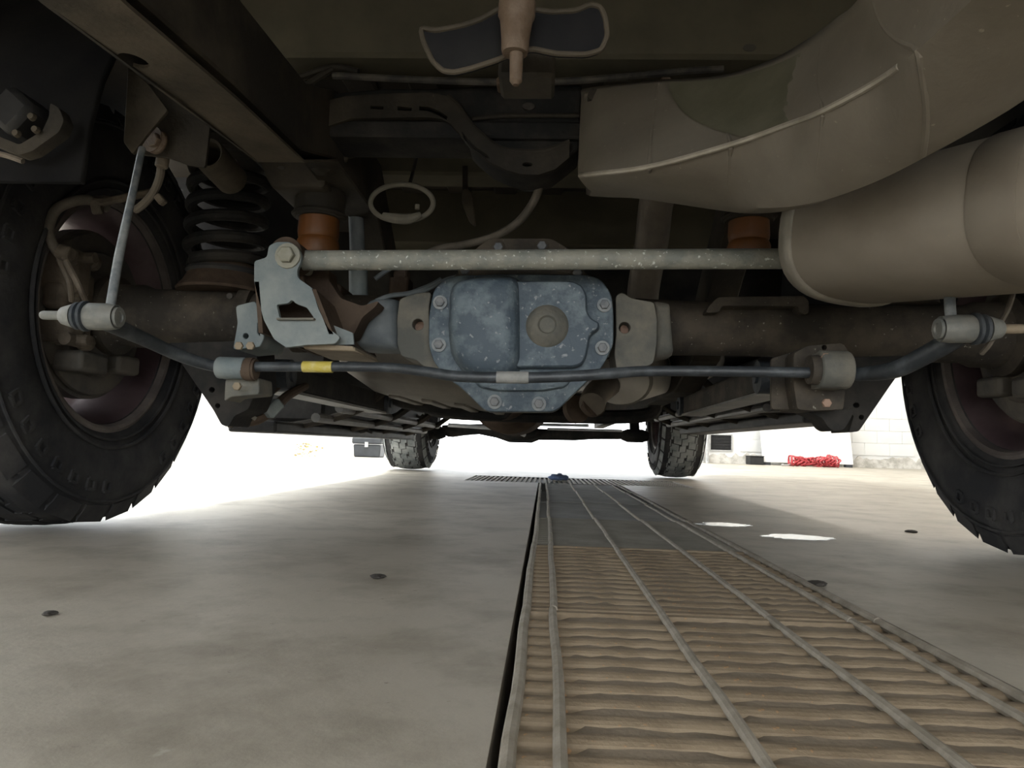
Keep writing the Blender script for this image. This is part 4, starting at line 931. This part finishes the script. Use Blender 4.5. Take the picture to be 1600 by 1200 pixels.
for i in range(ncol):
    T, C, Bq = T3[i], C3[i], B3[i]; col_ = []
    out = Vector((0, 1, 0.0))
    col_.append(T+Vector((0, .03, .02)))
    for k in range(7):
        u = k/6; p = T.lerp(C, u); col_.append(p + (C-T).cross(Vector((1, 0, 0))).normalized()*0 + Vector((0, .016, 0))*math.sin(u*math.pi)*.8)
    for k in range(1, 7):
        u = k/6; p = C.lerp(Bq, u); col_.append(p + Vector((0, -.010, -.006))*math.sin(u*math.pi))
    col_.append(Bq+Vector((0, .05, .010))); col_.append(Bq+Vector((0, .16, .05)))
    grid.append([b.verts.new(v) for v in col_])
for i in range(ncol-1):
    for k in range(len(grid[0])-1): b.faces.new((grid[i][k], grid[i+1][k], grid[i+1][k+1], grid[i][k+1]))
b.faces.new(grid[0])
t = thing('heat_shield', 'big curved tan heat shield sweeping over the muffler', 'heat shield', P(1140, 230, 1.05))
hs = obj('shell', b, K['shield'], t, smooth=38); md = hs.modifiers.new('solid', 'SOLIDIFY'); md.thickness = .003
b = NB(); tube(b, [p+Vector((-.001, -.0035, -.001)) for p in C3[1:40]], .0036, 8, 1); obj('crease_bead', b, K['shield_bead'], t, label='pale raised bead along the crease')
def col_at(xpix):
    # column whose crease is nearest to a pixel column
    best = min(range(ncol), key=lambda i: abs(800+F_PX*((C3[i]-CAM).dot(RT))/((C3[i]-CAM).dot(FW))-xpix)); return best
for xc, w in ((1012, .0022), (1141, .0022), (1287, .0022), (1432, .003)):
    i = col_at(xc); pts = [grid_v for grid_v in []]
    T, C, Bq = T3[i], C3[i], B3[i]
    pts = [T.lerp(C, k/6)+Vector((0, .016, 0))*math.sin(k/6*math.pi)*.8 for k in range(7)]+[C.lerp(Bq, k/6)+Vector((0, -.010, -.006))*math.sin(k/6*math.pi) for k in range(1, 7)]
    b = NB(); tube(b, [p+Vector((0, -.0022, 0)) for p in pts], w*1.25, 8, 3); obj('stiffening_bead', b, K['shield'], t)
i0, i1 = col_at(1030), col_at(1290); b = NB(); gr = []  # olive overlay, darker than the shell, on the upper face
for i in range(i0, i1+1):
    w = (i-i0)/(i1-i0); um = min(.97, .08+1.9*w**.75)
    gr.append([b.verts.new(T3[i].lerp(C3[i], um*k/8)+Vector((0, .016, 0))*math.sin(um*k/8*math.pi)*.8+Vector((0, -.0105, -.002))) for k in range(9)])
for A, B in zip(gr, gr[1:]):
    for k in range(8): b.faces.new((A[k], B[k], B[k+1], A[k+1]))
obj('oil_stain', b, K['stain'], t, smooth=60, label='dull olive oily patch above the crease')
b = NB(); p = P(927, 157, 1.150); lathe(b, [(0, .010), (.02, .010)], p, (0, -1, 0), 14); obj('fixing_hole', b, K['frame'], t)
b = NB(); plate(b, rounded([(912, 146), (945, 143), (1000, 138), (975, 158), (950, 172), (918, 178)], 5, 2), 1.158, .003); obj('fixing_tab', b, K['shield'], t)
# muffler
A_, B_ = P(1328, 382, 1.09), P(1720, 318, .80)
t = thing('muffler', 'big tan oval muffler with rolled seam beneath the heat shield', 'muffler', (A_+B_)/2)
d = (B_-A_).normalized(); side = d.cross(Vector((0, 0, 1))).normalized(); upv = side.cross(d).normalized()
def oval(b, prof, m_=None):
    rings = []
    for (s_, rz, ry) in prof:
        c = A_+d*s_; ring = []
        for k in range(44):
            a = 2*math.pi*k/44; ca, sa = math.cos(a), math.sin(a)
            e = 2/2.7; ring.append(b.verts.new(c+side*ry*math.copysign(abs(ca)**e, ca)+upv*rz*math.copysign(abs(sa)**e, sa)))
        rings.append(ring)
    for X, Y_ in zip(rings, rings[1:]):
        for k in range(44): b.faces.new((X[k], X[(k+1) % 44], Y_[(k+1) % 44], Y_[k]))
    b.faces.new(rings[0][::-1]); b.faces.new(rings[-1])
L_ = (B_-A_).length
b = NB(); oval(b, [(0, .080, .12), (.004, .086, .126), (L_*.97, .086, .126), (L_, .08, .12)]); obj('shell', b, K['muffler'], t, smooth=40)
b = NB(); oval(b, [(-.012, .080, .118), (-.010, .0885, .1285), (-.002, .0905, .1305), (.008, .0905, .1305), (.012, .087, .127)]); obj('rolled_seam', b, K['muffler_seam'], t, smooth=60)
b = NB(); oval(b, [(-.035, .060, .095), (-.030, .068, .104), (-.012, .079, .116), (-.008, .079, .116)]); obj('end_cap', b, K['pipe'], t, smooth=60)
b = NB(); oval(b, [(L_*.80, .0865, .1265), (L_*.80+.003, .0875, .1275), (L_*.80+.05, .0875, .1275), (L_*.80+.054, .0865, .1265)]); obj('strap', b, K['muffler'], t, smooth=40)
b = NB(); tube(b, [A_+d*-.03, A_-d*.06+Vector((0, .04, .03)), P(1300, 220, 1.10)+Vector((0, .06, 0))], .034, 16, 4); obj('inlet_pipe', b, K['pipe'], t)
b = NB(); tube(b, [P(1248, 415, 1.16), P(1275, 450, 1.14), P(1315, 470, 1.13), P(1340, 455, 1.13)], .005, 8, 5); obj('hanger', b, K['frame'], t)

# ================================================================== HOSES AND CABLES
b = NB(); tube(b, [P(848, 262, 1.30), P(845, 285, 1.32), P(832, 318, 1.34), P(806, 350, 1.36), P(768, 371, 1.38), P(722, 383, 1.39), P(680, 391, 1.40), P(630, 420, 1.36)], .0078, 12, 6)
tag(obj('vent_hose', b, K['hose']), 'dusty brown hose curving from the dipped crossmember to the axle', 'hose')
t = thing('cable_loop', 'tan oval loop of cable in the dark above the track bar', 'cable', P(628, 318, 1.52))
b = NB(); n_ = 44; tube(b, [P(628+49*math.cos(2*math.pi*k/n_), 317+29*math.sin(2*math.pi*k/n_), 1.52+.02*math.sin(2*math.pi*k/n_)) for k in range(n_)], .0055, 10, 1, closed=True); obj('loop', b, K['loop'], t)
b = NB(); tube(b, [P(598, 336, 1.525), P(615, 341, 1.525), P(640, 342, 1.525), P(658, 335, 1.525)], [.006, .011, .011, .006], 10, 4); lathe(b, [(0, .005), (.01, .005)], P(652, 327, 1.52), (0, 0, 1), 8); obj('buckle', b, K['loop'], t)
b = NB(); tube(b, [P(640, 288, 1.53), P(650, 250, 1.62), P(650, 240, 1.70)], .004, 8, 4); obj('tether', b, K['hose_dark'], t)
t = thing('wedge_bracket', 'thin tapered bracket hanging dark beside the cable loop', 'bracket', P(735, 320, 1.66))
b = NB(); plate(b, rounded([(722, 296), (730, 294), (738, 302), (743, 352), (733, 345), (722, 318)], 4, 2), 1.66, .02); obj('blade', b, K['frame_dusty'], t, bevel=.002)
b = NB(); beam(b, P(727, 300, 1.67), P(727, 262, 1.70), .012, .012); obj('stem', b, K['frame'], t, smooth=0)
t = thing('brake_hose', 'dusty looped brake hose arching over the left caliper', 'hose', P(80, 395, 1.22))
b = NB(); tube(b, [P(100, 402, 1.24), P(84, 385, 1.22), P(76, 356, 1.21), P(88, 328, 1.21), P(114, 315, 1.22), P(140, 313, 1.24), P(168, 325, 1.27)], .0088, 12, 6); obj('hose', b, K['hose'], t)
b = NB(); lathe(b, [(0, .014), (.025, .014), (.028, .010)], P(112, 398, 1.23), (-1, 0, .25), 12); box(b, P(100, 406, 1.22), P(118, 392, 1.26)); obj('fitting', b, K['caliper'], t, bevel=.003)
b = NB(); tube(b, [P(92, 404, 1.235), P(108, 440, 1.235), P(112, 470, 1.26)], .005, 8, 4); tube(b, [P(103, 408, 1.22), P(125, 450, 1.22), P(136, 476, 1.25)], .0052, 8, 4); obj('pipe', b, K['caliper'], t)
b = NB(); beam(b, P(148, 310, 1.24), P(154, 335, 1.25), .018, .014); beam(b, P(150, 318, 1.24), P(240, 300, 1.30), .02, .012); obj('bracket', b, K['caliper'], t, bevel=.003)
t = thing('vent_cable', 'short dusty cable hanging behind the left link', 'cable', P(245, 300, 1.15))
b = NB(); tube(b, [P(252, 250, 1.12), P(250, 275, 1.13), P(240, 300, 1.15), P(225, 318, 1.16), P(212, 328, 1.17)], .0065, 10, 5); obj('cable', b, K['hose'], t)
b = NB(); lathe(b, [(0, .010), (.03, .010)], P(252, 262, 1.115), (.1, 0, 1), 12); obj('sleeve', b, K['caliper'], t, bevel=.002)
b = NB(); beam(b, P(246, 306, 1.15), P(256, 318, 1.15), .014, .012); obj('clip', b, K['caliper'], t, bevel=.002)
t = thing('sensor_wire', 'thin dusty wire hanging by the right link stud', 'cable', P(1560, 520, .98))
b = NB(); tube(b, [P(1584, 455, 1.0), P(1576, 480, .985), P(1560, 510, .97), P(1548, 535, .98), P(1534, 552, 1.0)], .0035, 8, 5); obj('wire', b, K['hose'], t)

# ================================================================== SPARE TYRE CARRIER
t = thing('spare_tire_carrier', 'bow-tie shaped spare tire plate with rusty bolt at the top', 'tire carrier', P(803, 60, .72))
oc = [(657, 44), (662, 66), (676, 96), (692, 111), (710, 113), (736, 107), (776, 94), (800, 84), (832, 76), (870, 84), (916, 85), (940, 78), (949, 56), (946, 28), (938, 10), (922, 7), (900, 17), (860, 19), (830, 14), (796, 9), (780, 14), (752, 30), (730, 38), (708, 43), (680, 48)]
oc = rounded(oc, 6, 2)
b = NB(); inset_puff(b, [P(x, y, .715) for x, y in oc], (0, 1, 0), [(0, 0), (.0005, .004), (.0015, .010), (.002, .012)]); obj('plate', b, K['liner'], t, smooth=32)
b = NB(); tube(b, [P(x, y, .715) for x, y in oc], .0028, 8, 1, closed=True); obj('rolled_edge', b, K['frame_dusty'], t)
zt = P(803, 10, .70).z; z1 = P(805, 36, .70).z; z2 = P(806, 88, .70).z; z3 = P(809, 137, .70).z; c = P(805, 60, .695)
b = NB(); lathe(b, [(0, .0125), (.004, .0135), (z1-z2-.02, .0140), (z1-z2, .0165), (z1-z2+.004, .0185), (zt-z2, .0185)], (c.x, c.y, z2), (.02, 0, 1), 20); obj('sleeve', b, K['rust'], t)
b = NB(); lathe(b, [(0, .003), (.004, .0062), (z2-z3, .0068), (z2-z3+.03, .0068)], (c.x+.002, c.y, z3), (-.01, 0, 1), 14); obj('pin', b, K['rust'], t)
b = NB(); lathe(b, [(0, .012), (.40, .012)], (c.x, c.y+.03, zt-.01), (0, .02, 1), 14); box(b, (c.x-.05, c.y, .86), (c.x+.05, c.y+.10, .90)); obj('hoist', b, K['frame'], t)
b = NB(); box(b, P(778, 118, .80), P(868, 84, .86)); obj('hoist_block', b, K['frame'], t, bevel=.004)

# ================================================================== FORWARD UNDERBODY
t = thing('fuel_tank', 'dusty tan fuel tank forward of the axle on the left', 'fuel tank', (-.33, 2.5, .33))
b = NB(); sec = [(-.62, .50), (-.60, .40), (-.50, .335), (-.20, .305), (-.15, .315), (-.11, .40), (-.11, .55), (-.62, .55)]
pr = [(1.98, .55, .10), (2.02, .85, .055), (2.12, 1.0, .012), (2.5, 1.0, 0), (3.3, 1.0, 0.0), (3.4, .9, .03)]
rings = []
for (y, k, dz) in pr:
    cx_ = -.33; rings.append([b.verts.new((cx_+(x-cx_)*(.85+.15*k), y, .55-(.55-z)*k+0*dz)) for x, z in sec])
for X, Y_ in zip(rings, rings[1:]):
    for k in range(len(sec)): b.faces.new((X[k], X[(k+1) % len(sec)], Y_[(k+1) % len(sec)], Y_[k]))
b.faces.new(rings[0][::-1]); b.faces.new(rings[-1]); obj('shell', b, K['tank'], t, smooth=50, bevel=.02, seg=3)
for x in (-.46, -.36, -.26, -.17):
    b = NB(); z = .335-(x+.5)*.1 if x < -.2 else .305
    beam(b, (x, 2.2, z-.002), (x+.02, 3.2, z-.004), .035, .012); obj('rib', b, K['tank'], t, bevel=.005, seg=2)
b = NB(); tube(b, [Vector((-.62, 2.6, .55)), Vector((-.61, 2.6, .40)), Vector((-.50, 2.6, .325)), Vector((-.20, 2.6, .297)), Vector((-.14, 2.6, .308)), Vector((-.10, 2.6, .40)), Vector((-.10, 2.6, .55))], .010, 8, 3, flat=1.8); obj('strap', b, K['black_steel'], t)
# gearbox
t = thing('gearbox', 'rusty brown round gearbox nose just under the differential', 'gearbox', P(760, 640, 2.7))
b = NB(); o_ = P(760, 642, 2.5); lathe(b, [(0, .03), (.02, .07), (.06, .085), (.25, .10), (.5, .13), (.55, .17), (.8, .18)], o_+Vector((.02, 0, .085)), (0.05, 1, .03), 28); obj('case', b, K['brown'], t)
b = NB(); box(b, (o_.x-.08, 3.3, .34), (o_.x+.22, 3.9, .55)); obj('transfer_case', b, K['black_steel'], t, bevel=.03, seg=3)
b = NB(); tube(b, [Vector((cc.x, AY+.42, AZ+.01)), Vector((o_.x+.02, 2.5, o_.z+.03))], .038, 18, 1); 
pshaft = thing('propeller_shaft', 'dark propeller shaft running forward from the axle', 'shaft', (cc.x, 2.0, .42)); obj('shaft', b, K['black_steel'], pshaft)
# lower control arms
def arm(label, p0, p1, w, h, m):
    t = thing('control_arm', label, 'suspension arm', p0, 'lower control arms')
    b = NB(); beam(b, p0, p1, w, h); obj('arm', b, m, t, smooth=0, bevel=.012, seg=3)
    d_ = (p1-p0).normalized(); b = NB(); dn = Vector((0, 0, -h/2)); beam(b, p0+dn*1.02, p1+dn*1.02, w*1.12, .006); obj('lower_flange', b, K['plastic_lit'], t, smooth=0)  # paler strip paints light along the arm's lower edge
    for p in (p0, p1):
        b = NB(); lathe(b, [(-w*.7, h*.55), (w*.7, h*.55)], p, (1, 0, 0), 20); lathe(b, [(-w*.8, h*.22), (w*.8, h*.22)], p, (1, 0, 0), 12); obj('bushing', b, K['boot'], t)
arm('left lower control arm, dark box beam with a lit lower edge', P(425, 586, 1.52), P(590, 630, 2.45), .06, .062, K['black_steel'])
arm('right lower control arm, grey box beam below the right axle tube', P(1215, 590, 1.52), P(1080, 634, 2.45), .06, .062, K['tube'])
# brown shock foot / cable arm on the left
t = thing('cable_bracket', 'rust-brown cable arm slanting below the left bar clamp', 'bracket', P(400, 650, 1.42))
b = NB(); tube(b, [P(372, 660, 1.40), P(400, 655, 1.40), P(425, 640, 1.44), P(450, 618, 1.50), P(478, 603, 1.58)], [.010, .012, .012, .010, .008], 10, 5); obj('arm', b, K['brown'], t)
b = NB(); beam(b, P(416, 648, 1.40), P(436, 628, 1.42), .026, .024); obj('nut_block', b, K['bracket'], t, bevel=.004)
b = NB(); beam(b, P(376, 640, 1.38), P(400, 655, 1.39), .022, .008); obj('tab', b, K['casting'], t, smooth=0)
t = thing('skid_bracket', 'dark folded plate bracket at the end of the left lower arm', 'bracket', P(370, 640, 1.46))
b = NB(); plate(b, [(340, 634), (356, 668), (362, 668), (446, 600), (438, 590), (372, 610)], 1.50, .006); obj('plate', b, K['brown'], t, smooth=0)
b = NB(); plate3(b, [P(340, 636, 1.485), P(355, 667, 1.485), P(355, 667, 1.60), P(343, 636, 1.60)], [], Vector((-.004, 0, 0))); obj('pale_edge', b, K['galv'], t, smooth=0)
# running boards
def board(label, xo, y0, y1, z, s):
    t = thing('running_board', label, 'running board', (xo, y0, z), 'running boards')
    b = NB(); box(b, (xo-.07, y0, z), (xo+.07, y1, z+.035)); obj('step', b, K['plastic'], t, smooth=0, bevel=.008, seg=2)
    for k, dx in enumerate((-.15, -.22)):
        b = NB(); tube(b, [(xo-s*dx*-1*-1 if False else xo+s*-1*abs(dx), y0+.1, z+.05+k*.03), (xo+s*-1*abs(dx), y1-.1, z+.05+k*.03)], .014, 10, 1); obj('rail', b, K['plastic_lit'], t)
    for k in range(4):
        y = y0+.25+k*(y1-y0-.5)/3
        b = NB(); tube(b, [(xo, y, z+.02), (xo-s*.12, y, z+.045), (xo-s*.25, y, z+.09), (xo-s*.38, y, z+.20)], .013, 8, 3); obj('bracket', b, K['frame'], t)
    return t
board('left running board, its flat lower edge against the bright wall', -.83, 2.05, 4.25, .205, -1)
board('right running board, sloping line below the right control arm', .86, 2.30, 4.40, .285, 1)
# hanging step hinge on the left
t = thing('step_hinge', 'spindly hinge and motor hanging below the left running board', 'bracket', P(565, 660, 3.0))
for (pa_, pb_) in (((537, 625), (552, 655)), ((550, 625), (566, 660)), ((556, 622), (570, 655))):
    b = NB(); beam(b, P(*pa_, 2.9), P(*pb_, 3.0), .010, .012); obj('strut', b, K['casting'], t, smooth=0)
b = NB(); bmesh.ops.create_icosphere(b, subdivisions=2, radius=1); q = P(564, 669, 3.0)
for v in b.verts: v.co = q+Vector((v.co.x*.032, v.co.y*.03, v.co.z*.022))
beam(b, P(570, 640, 3.0), P(578, 620, 3.0), .05, .05); beam(b, P(566, 670, 3.0), P(582, 676, 3.0), .02, .01); obj('motor', b, K['black_steel'], t)
b = NB(); beam(b, P(500, 664, 2.8), P(552, 648, 3.1), .05, .045); beam(b, P(488, 652, 2.7), P(496, 655, 2.7), .02, .03); beam(b, P(502, 668, 2.75), P(514, 660, 2.75), .03, .03); obj('linkage', b, K['plastic_lit'], t, bevel=.004)
t = thing('splash_flap', 'dark flap hanging just before the left front tire', 'flap', P(622, 660, 4.0))
b = NB(); plate(b, [(601, 680), (606, 672), (626, 662), (634, 640), (640, 640), (644, 655), (624, 672)], 4.2, .01); obj('flap', b, K['plastic'], t, smooth=0)
b = NB(); tube(b, [P(638, 630, 4.1), P(648, 645, 4.1), P(656, 652, 4.1), P(662, 648, 4.1)], .008, 8, 4); obj('wire_hook', b, K['casting'], t)
# front axle and steering
t = thing('front_axle', 'dark front axle between the front wheels with a bright tie rod', 'axle', (0, FY, AZ))
b = NB(); tube(b, [Vector((-.78, FY, AZ)), Vector((.78, FY, AZ))], .05, 16, 1); obj('axle_tube', b, K['black_steel'], t)
b = NB(); bot_ = [(690, 676), (700, 683), (720, 680), (745, 678), (775, 684), (795, 691), (830, 692), (842, 687), (900, 688), (930, 686), (975, 686), (976, 674), (900, 672), (800, 668), (760, 662), (690, 664)]
plate(b, bot_, FY-.12, .22); obj('subframe', b, K['black_steel'], t, bevel=.01, seg=2)
for s, (x, y) in ((-1, (676, 676)), (1, (992, 681))):
    c = P(x, y, FY-.1); b = NB(); lathe(b, [(-.09, .03), (-.05, .045), (.05, .045), (.09, .03)], c, (1, 0, 0), 16); beam(b, c, c+Vector((0, .1, .18)), .06, .06); obj('knuckle', b, K['black_steel'], t)
b = NB(); tube(b, [P(815, 663, FY-.35), P(920, 665, FY-.35)], .010, 12, 1); tube(b, [P(855, 670, FY-.36), P(972, 673, FY-.36)], .008, 12, 1); obj('tie_rod', b, K['chrome'], t, label='bright steel tie rod')
b = NB(); tube(b, [P(700, 664, FY-.34), P(760, 668, FY-.33), P(800, 672, FY-.34), P(820, 680, FY-.3)], .014, 10, 4); lathe(b, [(-.03, .03), (.03, .03)], P(805, 672, FY-.33), (0, 1, 0), 14); obj('drag_link', b, K['galv'], t)
b = NB(); c = P(800, 684, FY-.2); bmesh.ops.create_uvsphere(b, u_segments=20, v_segments=12, radius=.09)
for v in b.verts: v.co = Vector((v.co.x*1.7, v.co.y*1.1, v.co.z*.55))+c+Vector((.05, .1, .04))
obj('differential', b, K['black_steel'], t)
